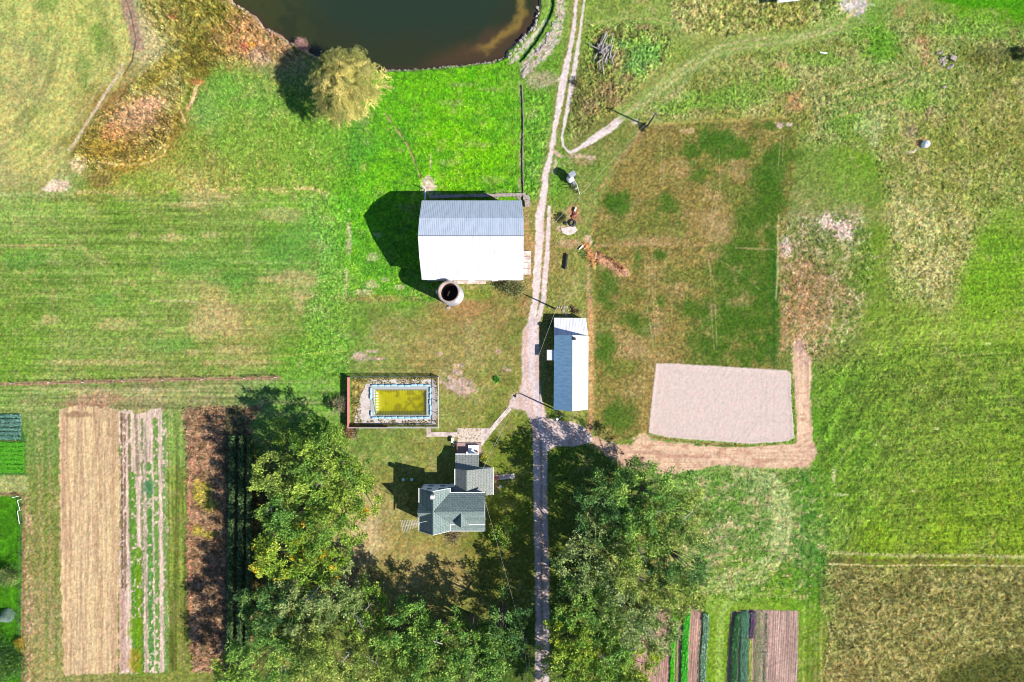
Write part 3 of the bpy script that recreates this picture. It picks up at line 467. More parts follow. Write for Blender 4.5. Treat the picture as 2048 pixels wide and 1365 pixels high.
# ---- vegetable beds
BEDW = [(1344,1213),(1404,1212),(1406,1240),(1400,1600),(1225,1600),(1270,1280),(1290,1225)]
s_, m, d = poly(BEDW, (188,152,136), soft=1.5, wob=1.2, relief=.03, cls=6)
C[s_] *= (1+(m*(fbm((X[s_]+(Y[s_]-1200)*.08)/1.9, Y[s_]/60, 3, 171)-.5)*.6)[..., None]); Z[s_] += m*.10*(np.sin((X[s_]+(Y[s_]-1200)*.07)*1.4)*.5+.5)
BEDE = [(1462,1224),(1500,1220),(1597,1222),(1596,1300),(1590,1600),(1446,1600),(1454,1330)]
s_, m, d = poly(BEDE, (190,162,146), soft=1.5, wob=1, relief=.03, cls=6)
C[s_] *= (1+(m*(fbm((X[s_]+(Y[s_]-1200)*.05)/1.9, Y[s_]/60, 3, 172)-.5)*.6)[..., None]); Z[s_] += m*.10*(np.sin((X[s_]+(Y[s_]-1200)*.05)*1.4)*.5+.5)
# ---- riding ring and its dirt road
DIRT = [(1585,690),(1600,684),(1622,716),(1622,800),(1626,880),(1634,905),(1618,936),(1560,938),(1500,936),(1440,930),(1400,938),(1340,952),(1290,944),(1240,930),(1190,892),(1180,868),(1215,884),(1262,892),(1286,868),(1302,880),(1390,890),(1480,892),(1588,888),(1592,860),(1588,760)]
s_, m, d = poly(DIRT, (234,200,164), soft=3, wob=4, ws=10, relief=.05, cls=2)
x = X[s_]; y = Y[s_]; hz = m*ss(880,890,y); vt = m*ss(885,875,y)
C[s_] *= (1+(hz*(fbm(x/90,y/2.6,3,181)-.5)*.3)[..., None]); C[s_] *= (1+(vt*(fbm(x/2.6,y/90,3,182)-.5)*.4)[..., None])
C[s_] += (m*ss(.5,.7,fbm(x/14,y/9,4,183))*.6)[..., None]*(np.array([196,150,120])-C[s_]); stroke([(1270,905),(1340,912),(1420,914)], 6, (196,150,126), k=.6, soft=3)
stroke([(1588,700),(1600,690),(1612,720)], 22, (206,170,150), k=.6, soft=5, relief=.2, patch=(.4,.55,7)); blob(1600,690,16,14,(196,160,140),k=.6,relief=.2,ws=5); blob(1285,880,22,12,(226,196,160),k=.7,relief=.15,ws=5); stroke([(1190,890),(1250,930)], 16, (190,156,136), k=.4, soft=5)
SAND = [(1312,727),(1340,727),(1440,733),(1574,741),(1582,748),(1583,800),(1586,840),(1588,876),(1575,883),(1500,888),(1440,883),(1380,879),(1330,874),(1297,866),(1303,800)]
s_, m, d = poly(SAND, (240,222,208), soft=1.2, wob=1.2, ws=5, relief=.035, cls=3)
x = X[s_]; y = Y[s_]; edge = m*ss(7,2,d); Z[s_] += edge*.06; Z[s_] += m*.03*(vn(x/2.2,y/2.2,187)-.5)
for P_ in ([(1490,880),(1530,820),(1560,760)],[(1520,880),(1522,740)],[(1530,880),(1532,760)],[(1470,884),(1520,830)],[(1545,880),(1548,750)],[(1480,836),(1580,830)],[(1480,846),(1580,842)],[(1330,742),(1560,756)]): stroke(P_, 2.4, (226,206,194), k=.4, soft=1.4, z=-.015)
for P_ in ([(1390,890),(1460,893),(1500,892),(1590,886)],[(1588,760),(1586,800),(1591,850),(1592,884)]): stroke(P_, 4, (96,130,40), k=.85, soft=1.2, relief=.2, patch=(.4,.5,9))
stroke([(1300,874),(1400,886),(1480,891)], 3, (150,110,70), k=.7, soft=1.5)
stroke([(1585,690),(1578,700),(1580,735)],8,(90,140,50),k=.6,soft=3,patch=(.45,.55,6))
# ---- junk corner, dirt mound
blob(1138,460,17,8,(240,216,200),k=.9,ws=5,relief=.03); blob(1120,458,9,6,(222,186,166),k=.8); blob(1147,430,16,22,(206,130,108),k=.65,ws=7); blob(1148,432,7,14,(196,92,84),k=.6,ws=5); blob(1130,440,26,22,(176,166,120),k=.5,ws=6); blob(1125,437,12,10,(104,100,60),k=.6,ws=4,relief=.3)
blob(1140,488,34,10,(196,160,130),k=.6,ws=6); blob(1176,480,9,12,(216,186,160),k=.8,ws=5); blob(1170,400,30,60,(150,140,84),k=.4)
stroke([(1172,492),(1182,510),(1190,528)], 16, (176,126,80), k=.9, soft=3, wob=4, relief=.35); stroke([(1196,512),(1215,525),(1235,538),(1250,546)], 18, (196,146,112), k=.85, soft=3, wob=4, relief=.2, z=.15)
stroke([(1200,508),(1222,520),(1246,540)], 6, (104,74,44), k=.8, soft=2, wob=3, relief=.5, z=.35); blob(1166,506,8,12,(74,96,44),k=.8,relief=.5,ws=4); blob(1195,534,8,8,(104,140,60),k=.7,ws=5)
# ---- pond shore
for P_, w in (([(1094,40),(1078,64),(1056,88),(1030,118),(1022,126)],[10,12,14,10,6]), ([(1124,-40),(1120,30),(1112,70),(1090,100),(1068,120),(1052,140)],[14,18,24,30,34,22])): stroke(P_, w, (204,188,176), k=.85, soft=3, wob=4, ws=7, relief=.1, patch=(.3,.42,8))
blob(1080,160,34,22,(186,160,140),k=.7,ws=8); stroke([(1108,-40),(1102,20),(1088,52),(1068,84),(1040,120)], 7, (40,90,40), k=.8, soft=2, relief=.3, z=-.5); stroke([(1064,92),(1100,66),(1140,-20)],4,(90,150,60),k=.4)
POND = [(480,-150),(456,-100),(452,-60),(458,-10),(470,8),(512,30),(528,52),(560,66),(580,84),(604,92),(632,110),(660,118),(720,128),(768,138),(812,137),(880,132),(940,126),(984,121),(1010,112),(1012,100),(1034,80),(1056,60),(1070,40),(1076,10),(1078,-80),(1074,-150)]
s_, d = sdpoly(POND, 14, 2, 9, 3)
Z[s_] -= 1.0*ss(-9, 5, d)+1.2*ss(5, 60, d); R[s_] *= (1-.9*ss(-4,4,d))
bank = ss(-9,-3,d)*ss(3,-1,d); C[s_] += (bank*.75)[..., None]*(np.array([176,156,140])*(.6+.8*fbm(X[s_]/4,Y[s_]/4,2,191))[..., None]-C[s_])
C[s_] += ss(0,3,d)[..., None]*(np.array([90,74,44])-C[s_])
# ---- quiet the relief where buildings and slabs stand, sink the pool basin
def flat(x0, y0, x1, y1, z=0):
    poly([(x0,y0),(x1,y0),(x1,y1),(x0,y1)], None, soft=1.5, wob=0, relief=.01, z=z)
flat(699,752,879,856); s_, m, d = poly([(746,776),(856,776),(856,834),(746,834)], None, soft=.8, wob=0, z=-1.6)
poly([(705,757),(876,757),(876,851),(705,851)], (168,150,88), soft=2, wob=2, k=.8, relief=.22)
poly([(746,776),(856,776),(856,834),(746,834)], None, soft=.8, wob=0, relief=.0)
flat(852,855,1000,1050); flat(1013,811,1026,822); flat(990,944,1046,958)
poly([(885,940),(960,940),(970,1052),(870,1052)], None, soft=3, wob=0, relief=.02)
# garden edge by the house
stroke([(962,905),(968,925),(982,945)], 10, (196,160,130), k=.6, soft=3, patch=(.4,.5,5)); blob(990,965,12,26,(170,140,120),k=.5,ws=5); blob(910,1068,30,8,(130,120,90),k=.6,ws=5,relief=.3)
# under the trees

# ---- fine colour grain, then real relief
g1 = vn(X/1.7, Y/1.7, 201); g2 = fbm(X/3.6, Y/3.6, 2, 202)
isg = (K == 0) | (K == 7)
amp = np.where(isg, .28+.5*np.clip(R, 0, .4), np.where(K==3, .06, .16))
C *= (1+amp*((g1-.5)+(g2-.5)*1.5))[..., None]
C[..., 0] *= 1+np.where(isg, .09, .03)*(vn(X/4.3, Y/4.3, 203)-.5)*2
C += out_[..., None]*(C0-C)
C = np.clip(C, 6, 250)
K[out_ > .5] = np.where(K[out_ > .5] == 1, 1, 0)
hgt = (.50*vn(X/3.1, Y/3.1, 211)+.32*vn(X/1.9, Y/1.9, 212)+.5*fbm((X+Y*.5)/8, (Y-X*.5)/5, 3, 213)-.6)
inside = (X > -180) & (X < 2228) & (Y > -180) & (Y < 1545)
Z += np.where(inside, R*1.5*hgt, 0)
def s2l(a):
    a = a/255; return np.where(a <= .04045, a/12.92, ((a+.055)/1.055)**2.4)
SATC = C.copy()
GRY = C.mean(-1, keepdims=True); C = GRY+(C-GRY)*.96
ex = np.clip(C[..., 1]-C[..., 0]-25, 0, 90); C[..., 0] += .24*ex; C[..., 1] -= .05*ex; C[..., 2] -= .08*ex
AL = np.clip(s2l(C)*ALB*1.15*np.array([1.04,.97,.98]), 0, .85)
AL *= (np.where(K==1, 1.08, np.where(K==2, .96, np.where(K==3, .88, np.where(K==5, 1.1, 1.0))))*np.where((K==0)|(K==7), 1+1.8*np.clip(R-.04, 0, .3), 1.0))[..., None]; AL = np.minimum(AL, .85).astype(np.float32)
GX = ((X-1024)*S).astype(np.float32); GY = ((682.5-Y)*S).astype(np.float32)
idx = np.arange(NX*NY).reshape(NY, NX)
quads = np.stack([idx[1:, :-1], idx[1:, 1:], idx[:-1, 1:], idx[:-1, :-1]], -1).reshape(-1, 4)
kf = K[:-1, :-1].reshape(-1)
m_ground = mat('ground_cover', (0,0,0), rough=.95, var=.16, scale=4.0, attr='cover', bump=.35, spec=.1)
V = np.stack([GX.ravel(), GY.ravel(), Z.ravel()], -1); AC = AL.reshape(-1, 3)
def sheet(name, sel, label=None, m=None):
    q = quads[sel]; used, inv = np.unique(q, return_inverse=True); q = inv.reshape(-1, 4)
    me = bpy.data.meshes.new(name); me.vertices.add(len(used)); me.vertices.foreach_set('co', V[used].ravel())
    me.loops.add(len(q)*4); me.loops.foreach_set('vertex_index', q.ravel().astype(np.int32))
    me.polygons.add(len(q)); me.polygons.foreach_set('loop_start', np.arange(0, len(q)*4, 4, dtype=np.int32)); me.polygons.foreach_set('use_smooth', np.ones(len(q), bool))
    at = me.color_attributes.new('cover', 'FLOAT_COLOR', 'POINT'); at.data.foreach_set('color', np.concatenate([AC[used], np.ones((len(used), 1), np.float32)], 1).ravel())
    me.materials.append(m or m_ground); me.update(calc_edges=True); me.validate()
    o = bpy.data.objects.new(name, me); COL.objects.link(o); tag(o, label, None, None, 'structure'); return o
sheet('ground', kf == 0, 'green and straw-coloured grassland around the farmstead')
sheet('road', kf == 1, 'pale gravel farm track running between the barn and the long shed')
sheet('dirt_road', kf == 2, 'bare tan dirt road along two sides of the sand ring')
sheet('sand_ground', kf == 3, 'pale pink sand of the rectangular riding ring')
sheet('stubble_field', kf == 4, 'straw-coloured stubble strip in the lower left')
sheet('vegetable_field', kf == 5, 'strip of pale soil and green vegetable rows beside the straw strip')
sheet('garden_soil', kf == 6, 'raked pinkish soil of the vegetable beds')
sheet('brown_field', kf == 7, 'withered reddish brown strip beside the tall trees')
def gz(px, py):                 # ground height under a photo pixel
    i = min(max(np.searchsorted(ys, py), 0), NY-1); j = min(max(np.searchsorted(xs, px), 0), NX-1); return float(Z[i, j])
# ---- pond water
s_ = win(430, -185, 1100, 150); xx = X[s_]; yy = Y[s_]
_, dd = s_, None
P = np.array(POND, np.float32); d2 = np.full(xx.shape, 1e9, np.float32); ins = np.zeros(xx.shape, bool)
for i in range(len(P)):
    a = P[i]; b = P[(i+1) % len(P)]; e = b-a; t = np.clip(((xx-a[0])*e[0]+(yy-a[1])*e[1])/(e@e+1e-6), 0, 1)
    d2 = np.minimum(d2, (xx-a[0]-t*e[0])**2+(yy-a[1]-t*e[1])**2); c = ((a[1] > yy) != (b[1] > yy)); ins ^= c & (xx < (b[0]-a[0])*(yy-a[1])/(b[1]-a[1]+1e-9)+a[0])
d = np.sqrt(d2)*np.where(ins, 1, -1)
wc = np.zeros(xx.shape+(3,), np.float32)+np.array([48,64,44]); nn = fbm(xx/40, yy/40, 4, 221)
wc += ss(110, 20, d+50*(nn-.5))[..., None]*(np.array([56,62,34])-wc)
wc += (ss(700, 520, xx+60*(nn-.5))*ss(.4,.6,nn))[..., None]*(np.array([74,78,34])-wc)*.8
se = ss(800, 900, xx)*ss(60, 100, yy+ (xx-940)*.42+30*(nn-.5)); wc += (se*.85)[..., None]*(np.array([92,70,44])-wc)
rib = ss(14, 0, np.abs(d-24-24*(fbm(xx/22,yy/22,3,223)-.3)))*ss(930, 990, xx+40*(nn-.5)); wc += (rib*.75)[..., None]*(np.array([170,140,60])-wc)
wc += (ss(12, 0, d)*.7)[..., None]*(np.array([78,62,44])-wc)
n0, n1_ = xx.shape; id2 = np.arange(n0*n1_).reshape(n0, n1_); q = np.stack([id2[1:, :-1], id2[1:, 1:], id2[:-1, 1:], id2[:-1, :-1]], -1).reshape(-1, 4); q = q[(d[:-1, :-1] > -8).ravel()]
mw = mat('pond_water', (0,0,0), rough=.12, var=.04, scale=1, attr='cover', bump=.03, spec=.5)
used, inv = np.unique(q, return_inverse=True); VW = np.stack([((xx-1024)*S).ravel(), ((682.5-yy)*S).ravel(), np.full(xx.size, -.55)], -1)[used]
me = bpy.data.meshes.new('water'); me.from_pydata(VW.tolist(), [], inv.reshape(-1, 4).tolist()); at = me.color_attributes.new('cover', 'FLOAT_COLOR', 'POINT')
at.data.foreach_set('color', np.concatenate([s2l(wc).reshape(-1, 3)[used]*ALB*1.0, np.ones((len(used), 1))], 1).astype(np.float32).ravel()); me.materials.append(mw)
wo = bpy.data.objects.new('water', me); COL.objects.link(wo); tag(wo, 'dark green pond with a muddy yellow shallow rim', None, None, 'structure')

# ================================================================== BUILDINGS
M = {}
M['metal_grey'] = mat('galvanised_roof', (.50,.54,.61), .5, .05, 1.2, (.43,.48,.56), spec=.4, stretch=(3,.25,1))
M['metal_white'] = mat('white_metal_roof', (.60,.60,.595), .5, .10, .8, (.44,.44,.44), spec=.3, mixlo=.48, mixhi=.68, stretch=(2.2,.35,1))
M['metal_shade_blue'] = mat('sky_tinted_shade_roof', (.58,.80,.95), .4, .12, 1.0, (.42,.64,.85), spec=.5, metal=.45, stretch=(.4,3,1))  # west slope: shade and blue sky reflection put into the base colour
M['red'] = mat('barn_red_boards', (.26,.035,.03), .8, .2, 2, (.2,.04,.035))
M['red_fence'] = mat('faded_red_boards', (.50,.13,.13), .8, .15, 3, (.45,.2,.19))
M['white'] = mat('white_paint', (.78,.78,.76), .6, .05, 3)
M['offwhite'] = mat('weathered_white_paint', (.62,.58,.55), .8, .12, 3, (.5,.46,.42))
M['conc'] = mat('pale_concrete', A(236,218,208,1.3), .9, .12, 1.2, A(208,186,172), bump=.2)
M['deck'] = mat('pool_deck_concrete', (.46,.41,.38), .9, .12, .9, (.30,.23,.19), bump=.2, mixlo=.5, mixhi=.68)
M['stone'] = mat('pale_field_stone', A(222,208,196), .9, .2, 3, A(176,160,146), bump=.4)
M['darkstone'] = mat('grey_stone', A(180,172,160), .9, .2, 3, A(130,126,110), bump=.4)
M['black'] = mat('black_plastic', (.012,.013,.018), .4, .1, 3)
M['dark'] = mat('dark_steel', (.03,.03,.032), .5, .1, 3)
M['steel'] = mat('grey_steel', (.35,.37,.4), .4, .1, 3, metal=.5)
M['wood'] = mat('weathered_pole_wood', (.10,.08,.065), .9, .2, 4)
M['greywood'] = mat('bleached_timber', (.36,.32,.29), .9, .25, 4, (.22,.19,.17))
M['glass'] = mat('window_glass', (.02,.03,.04), .1, 0, 1, spec=.6)
M['blue'] = mat('pale_blue_tube', (.26,.48,.62), .4, .06, 2, (.38,.56,.66))
M['bark'] = mat('tree_bark', (.11,.09,.075), .95, .3, 5, (.07,.06,.05), bump=.5)
M['palebark'] = mat('pale_dead_wood', (.38,.35,.31), .95, .2, 5)
M['wire'] = mat('wire_metal', (.45,.45,.44), .4, 0, 1)
M['rubber'] = mat('tyre_rubber', (.03,.03,.032), .8, .2, 6)
M['brick'] = mat('worn_brick_paving', A(226,206,188,1.3), .9, .2, 2.2, A(180,160,126), mixlo=.5, mixhi=.6)
M['pinkdeck'] = mat('faded_red_deck_boards', A(206,170,160), .85, .15, 3)
M['siding'] = mat('white_siding', (.66,.69,.72), .6, .05, 2)
def shingle(name, a, b, s=1.0, rot=0):
    m = bpy.data.materials.new(name); m.use_nodes = True; nt = m.node_tree; N = nt.nodes; L = nt.links; bs = N['Principled BSDF']; bs.inputs['Roughness'].default_value = .9; bs.inputs['Specular IOR Level'].default_value = .2
    tc = N.new('ShaderNodeTexCoord'); mp = N.new('ShaderNodeMapping'); mp.inputs['Rotation'].default_value = (0, 0, rot); L.new(tc.outputs['Object'], mp.inputs[0])
    br = N.new('ShaderNodeTexBrick'); br.inputs['Scale'].default_value = 1.0; br.inputs['Brick Width'].default_value = .55; br.inputs['Row Height'].default_value = .26; br.inputs['Mortar Size'].default_value = .025
    br.inputs['Color1'].default_value = (*a, 1); br.inputs['Color2'].default_value = (*b, 1); br.inputs['Mortar'].default_value = (*[v*.5 for v in a], 1); L.new(mp.outputs[0], br.inputs['Vector'])
    no = N.new('ShaderNodeTexNoise'); no.inputs['Scale'].default_value = 5; no.inputs['Detail'].default_value = 6; L.new(tc.outputs['Object'], no.inputs['Vector'])
    mr = N.new('ShaderNodeMapRange'); mr.inputs[1].default_value = .3; mr.inputs[2].default_value = .7; mr.inputs[3].default_value = .72; mr.inputs[4].default_value = 1.28; L.new(no.outputs[0], mr.inputs[0])
    vm = N.new('ShaderNodeVectorMath'); vm.operation = 'SCALE'; L.new(br.outputs['Color'], vm.inputs[0]); L.new(mr.outputs[0], vm.inputs['Scale']); L.new(vm.outputs[0], bs.inputs['Base Color'])
    return m
M['shingle'] = shingle('green_grey_shingles', (.16,.21,.198), (.205,.255,.24)); M['shingle_n'] = shingle('green_grey_shingles_turned', (.16,.21,.198), (.205,.255,.24), rot=PI/2)
M['shingle_g'] = shingle('grey_shingles', (.20,.215,.195), (.235,.25,.23), rot=PI/2)

def window(parent, x, y, z, w, h, face):       # centre of the window on the wall plane
    n = {'n':(0,1),'s':(0,-1),'e':(1,0),'w':(-1,0)}[face]; f = MB(); g = MB(); t = (abs(n[1]), abs(n[0])); o = .05
    def bb(mb, a0, a1, z0, z1, d0, d1):
        x0 = x+t[0]*a0+n[0]*d0; x1 = x+t[0]*a1+n[0]*d1; y0 = y+t[1]*a0+n[1]*d0; y1 = y+t[1]*a1+n[1]*d1; mb.box(x0, y0, z0, x1, y1, z1)
    b = .08
    bb(f, -w/2-b, w/2+b, z+h/2, z+h/2+b, .0, o); bb(f, -w/2-b, w/2+b, z-h/2-b, z-h/2, .0, o+.03); bb(f, -w/2-b, -w/2, z-h/2, z+h/2, 0, o); bb(f, w/2, w/2+b, z-h/2, z+h/2, 0, o); bb(f, -w/2, w/2, z-.02, z+.02, .015, o-.01)
    fr = f.build('window', M['white'], parent); bb(g, -w/2, w/2, z-h/2, z+h/2, -.02, .012); g.build('pane', M['glass'], fr)
def ribs(mb, q, n, w=.05, hgt=.035):           # raised ribs across a roof plane: q = (a0, a1, b0, b1); ribs run a->b
    a0, a1, b0, b1 = [Vector(p) for p in q]
    for i in range(n):
        t = (i+.5)/n; p = a0.lerp(a1, t); r = b0.lerp(b1, t); e = (a1-a0).normalized()*w/2; up = Vector((0,0,hgt)); lo = Vector((0,0,-.02))
        mb.hexa([p-e+lo, p+e+lo, r+e+lo, r-e+lo], [p-e*.4+up, p+e*.4+up, r+e*.4+up, r-e*.4+up])
# ---- barn
cx0 = -170.8*S; cx1 = 21.3*S; rc = 191*S
barn = empty('barn', ((cx0+cx1)/2, rc, 0), 'large gambrel-roofed barn, grey north slope and white south slope, beside the gravel track', 'barn')
def BP(x, dy, z): return (x, rc+dy, z)
prof = [(6.6,6.4),(3.13,9.45),(0,11.1),(-3.13,9.45),(-6.6,6.4)]
skew = .17
def bx1(dy): return cx1+ (-.22 if dy > 5 else 0)
for nm, segs, m_ in (('roof', ((0,1),(1,2)), 'metal_grey'), ('roof', ((2,3),(3,4)), 'metal_white')):
    b = MB()
    for (i, j) in segs:
        (y0, z0), (y1, z1) = prof[i], prof[j]
        b.slab([BP(cx0,y0,z0), BP(bx1(y0),y0,z0), BP(bx1(y1),y1,z1), BP(cx0,y1,z1)], .12)
        ribs(b, (BP(cx0+.05,y0,z0), BP(bx1(y0)-.05,y0,z0), BP(cx0+.05,y1,z1), BP(bx1(y1)-.05,y1,z1)), 56, .05, .03 if 'grey' in m_ else .02)
    tag(b.build(nm, M[m_], barn), 'galvanised grey roof slope' if 'grey' in m_ else 'white roof slope')
b = MB().tube([BP(cx0,0,11.1), BP(cx1,0,11.1)], .09, 6); b.build('ridge_cap', M['steel'], barn)
b = MB(); xi0, xi1 = cx0+.3, cx1-.35; base = 2.0
pts = [(6.2,base),(6.2,6.5),(3.0,9.25),(0,10.85),(-3.0,9.25),(-6.2,6.5),(-6.2,base)]
n = len(pts); b.add([BP(xi0,y,z) for y, z in pts]+[BP(xi1,y,z) for y, z in pts], [tuple(range(n)), tuple(range(2*n-1,n-1,-1))]+[(i+1, i, n+i, n+i+1) for i in range(n-1)])
b.build('wall', M['red'], barn)
b = MB().box(xi0-.05, rc-6.27, -.3, xi1+.05, rc+6.27, base); b.build('foundation', M['offwhite'], barn)
for x in (-11, -7, -3): window(barn, x, rc-6.27, 1.1, .9, .7, 's')
b = MB().box(-9.5, rc+6.2, 2.05, -6.5, rc+6.32, 5.2); d_ = b.build('door', M['red'], barn); MB().box(-7.0, rc+6.32, 3.2, -6.9, rc+6.4, 3.6).build('handle', M['steel'], d_)
b = MB().box(xi1, rc-2.0, 2.05, xi1+.1, rc+2.0, 6.2); d_ = b.build('door', M['red'], barn); MB().box(xi1+.1, rc-.2, 3.2, xi1+.16, rc-.1, 3.6).build('handle', M['steel'], d_)
window(barn, xi1, rc, 8.2, 1.0, 1.2, 'e'); window(barn, xi0, rc, 8.2, 1.0, 1.2, 'w')
b = MB()
for i, x in enumerate(np.linspace(cx0+.0, cx1, 2)): pass
# ramp slabs at the east door, ledge by the south wall
rmp = empty('barn_ramp', W(1054,526), 'ramp of weathered white concrete slabs at the east end of the barn', 'ramp')
for i in range(4):
    y0 = 503+i*12; p = W(1046,y0); q = W(1062-(i%2)*.8,y0+11.2); MB().hexa([(p.x,q.y,-.1),(q.x,q.y,-.1),(q.x,p.y,-.1),(p.x,p.y,-.1)], [(p.x,q.y,.62),(q.x,q.y,.28),(q.x,p.y,.28),(p.x,p.y,.62)]).build('slab', M['conc'], rmp)
for i, (a, c_) in enumerate(((1055,508),(1055,520),(1056,533),(1055,546))):
    pass
p = W(908,560.5); q = W(972,568.5); tag(MB().hexa([(p.x,q.y,-.1),(q.x,q.y,-.1),(q.x,p.y,-.1),(p.x,p.y,-.1)], [(p.x,q.y,.35),(q.x,q.y,.3),(q.x,p.y,.3),(p.x,p.y,.35)]).build('concrete_ledge', M['conc']), 'long narrow pale concrete ledge along the foot of the barn south wall', 'ledge')
# stone wall behind the barn
rw = random.Random(3)
def blocks(pts, w, h, m, name, n):
    b = MB(); tot = sum((Vector(pts[i+1])-Vector(pts[i])).length for i in range(len(pts)-1)); acc = 0
    for i in range(len(pts)-1):
        a = Vector(pts[i]); c = Vector(pts[i+1]); L_ = (c-a).length; k = max(1, int(n*L_/tot)); d = (c-a).normalized()
        for j in range(k):
            t = (j+.5)/k; p = a.lerp(c, t); hh = h*rw.uniform(.75,1.1); b.obox((p.x+rw.uniform(-.04,.04), p.y+rw.uniform(-.05,.05)), (d.x+rw.uniform(-.05,.05), d.y+rw.uniform(-.05,.05)), None, L_/k*.48, w*rw.uniform(.4,.55), -.2, hh)
    return b
ws = empty('stone_wall', W(1000,392), 'low crumbling pale stone wall behind the north side of the barn', 'wall')
blocks([W(858,395)[:], W(930,393)[:], W(1052,390.5)[:]], .55, .5, M['stone'], '', 30).build('wall_course', M['stone'], ws)
blocks([W(1052,392)[:], W(1056,415)[:]], 1.1, .7, M['stone'], '', 5).build('end_pier', M['stone'], ws)
# gate behind the barn
gt = empty('field_gate', W(852,391), 'narrow white pipe gate standing against the north-west corner of the barn', 'gate')
a = W(852,381); c_ = W(851,401)
for z in (.35,.75,1.15): MB().tube([(a.x,a.y,z),(c_.x,c_.y,z)], .035, 6).build('rail', M['white'], gt)
for p in (a, c_): MB().tube([(p.x,p.y,0),(p.x,p.y,2.3 if p is a else 1.3)], .07, 6).build('post', M['white'], gt)
# ---- silo
sc = G(-118.5, 92.2*-1); sx, sy = sc.x, sc.y
silo = empty('silo', (sx, sy, 0), 'round roofless concrete silo at the south-west corner of the barn', 'silo')
M['silo'] = mat('silo_concrete', A(222,200,186), .9, .15, 1.5, A(196,170,156), bump=.2)
MB().lathe((sx,sy,0), [(1.98,-.2),(1.9,1),(1.82,7.64),(1.5,7.64),(1.5,.25)], 48).build('wall', M['silo'], silo, True)
MB().lathe((sx,sy,.35), [(1.55,0),(0,0.05)], 32).build('floor', M['dark'], silo)  # dark floor colour stands in for the shade inside the silo
for z in np.arange(.8, 7.6, .75): MB().lathe((sx,sy,z), [(1.93-.012*z,0),(1.97-.012*z,.02),(1.93-.012*z,.04)], 48).build('hoop', M['steel'], silo)
for z in np.arange(.6,7.5,.45): MB().tube([(sx-1.96+.012*z,sy+.25,z),(sx-2.12,sy+.25,z),(sx-2.12,sy-.2,z),(sx-1.96+.012*z,sy-.2,z)], .025, 5).build('rung', M['steel'], silo)
MB().tube([(sx-.4,sy-.5,5.2),(sx-.15,sy-.1,5.6),(sx+.0,sy+.15,6.1)], .12, 6).build('debris', M['greywood'], silo)
def rock(name, c, r, seed, m, fl=.7):
    q = random.Random(seed); b = MB(); n = 8; prof_ = [(.05,-.3),(.75,-.25),(1.0,.1),(.85,.5),(.45,.85),(.02,.95)]
    for (rr, z) in prof_:
        for k in range(n):
            t = 2*PI*k/n; j = q.uniform(.75,1.2); b.v.append((c[0]+r*rr*j*math.cos(t), c[1]+r*rr*j*math.sin(t)*.8, c[2]+r*fl*z*q.uniform(.85,1.1)))
    for i in range(len(prof_)-1):
        for k in range(n): b.f.append((i*n+k, i*n+(k+1)%n, (i+1)*n+(k+1)%n, (i+1)*n+k))
    b.f.append(tuple(range(5*n,6*n))); return b.build(name, m)
p = W(897,615.5); tag(rock('boulder', p, .42, 3, M['stone']), 'lone pale boulder just south of the round silo', 'boulder')
# ---- long shed
shed = empty('shed', W(1143,746), 'long metal-roofed shed, west slope coloured blue for shade and sky and white east slope, beside the gravel track', 'shed')
xw0, xw1 = 81.7*S, 83.0*S; xr = 114.9*S; xe = 149.9*S; yN = -(-11.2)*S; yS = -134.5*S; hE, hR = 2.3, 5.2
Wn, Ws, Rn, Rs, En, Es = (xw1,yN,hE), (xw0,yS,hE), (xr,yN,hR), (xr,yS,hR), (xe,yN-.1,hE), (xe-.05,yS,hE)
b = MB().slab([Wn,Ws,Rs,Rn], .1); ribs(b, (Wn,Ws,Rn,Rs), 46, .05, .03)
tag(b.build('roof', M['metal_shade_blue'], shed), 'ribbed roof slope coloured blue for shade and reflected sky')
b = MB().slab([En,Rn,Rs,Es], .1); ribs(b, (En,Es,Rn,Rs), 30, .05, .02); tag(b.build('roof', M['metal_white'], shed), 'white roof slope')
MB().tube([Rn,Rs], .09, 6).build('ridge_cap', M['steel'], shed)
b = MB(); P5 = [(xw1+.2,hE-.12),(xr,hR-.2),(xe-.2,hE-.12),(xe-.2,-.1),(xw1+.2,-.1)]
b.add([(x,yN-.15,z) for x,z in P5]+[(x,yS+.15,z) for x,z in P5], [tuple(range(5)), tuple(range(9,4,-1))]+[(i, 5+i, 5+(i+1)%5, (i+1)%5) for i in range(5)]); b.build('wall', M['siding'], shed)
aN = 45.8*S; t1, t2, t3, t4 = (82.9*S,aN,1.75), (145.8*S,45.3*S,1.75), (149.4*S,yN-.0,2.2), (82.6*S,yN,2.2)
b = MB().slab([t1,t4,t3,t2], .08); ribs(b, (t1,t2,t4,t3), 22, .05, .03); M['lean'] = mat('pale_lean_to_roof', (.66,.67,.72), .5, .1, 1.2, (.52,.51,.55), stretch=(3,.4,1)); tag(b.build('roof', M['lean'], shed), 'low pale lean-to roof')
MB().hexa([(83.2*S+.1,yN+.02,-.1),(145*S,yN+.02,-.1),(145*S,aN-.2,-.1),(83.2*S+.1,aN-.2,-.1)], [(83.2*S+.1,yN+.02,2.08),(145*S,yN+.02,2.08),(145*S,aN-.2,1.66),(83.2*S+.1,aN-.2,1.66)]).build('lean_to_wall', M['siding'], shed)
p = W(1149,678,5.5); MB().box(p.x-.25,p.y-.22,4.3,p.x+.2,p.y+.22,5.75).build('chimney', M['dark'], shed)
a = W(1093.8,700.2,2.05); c_ = W(1107.5,721,2.05)
MB().slab([(a.x,c_.y,2.0),(c_.x+.35,c_.y,2.2),(c_.x+.35,a.y,2.2),(a.x,a.y,2.0)], .08).build('porch_roof', M['metal_white'], shed)
for y in (a.y-.12, c_.y+.12): MB().tube([(a.x+.12,y,0),(a.x+.12,y,1.95)], .06, 6).build('porch_post', M['white'], shed)
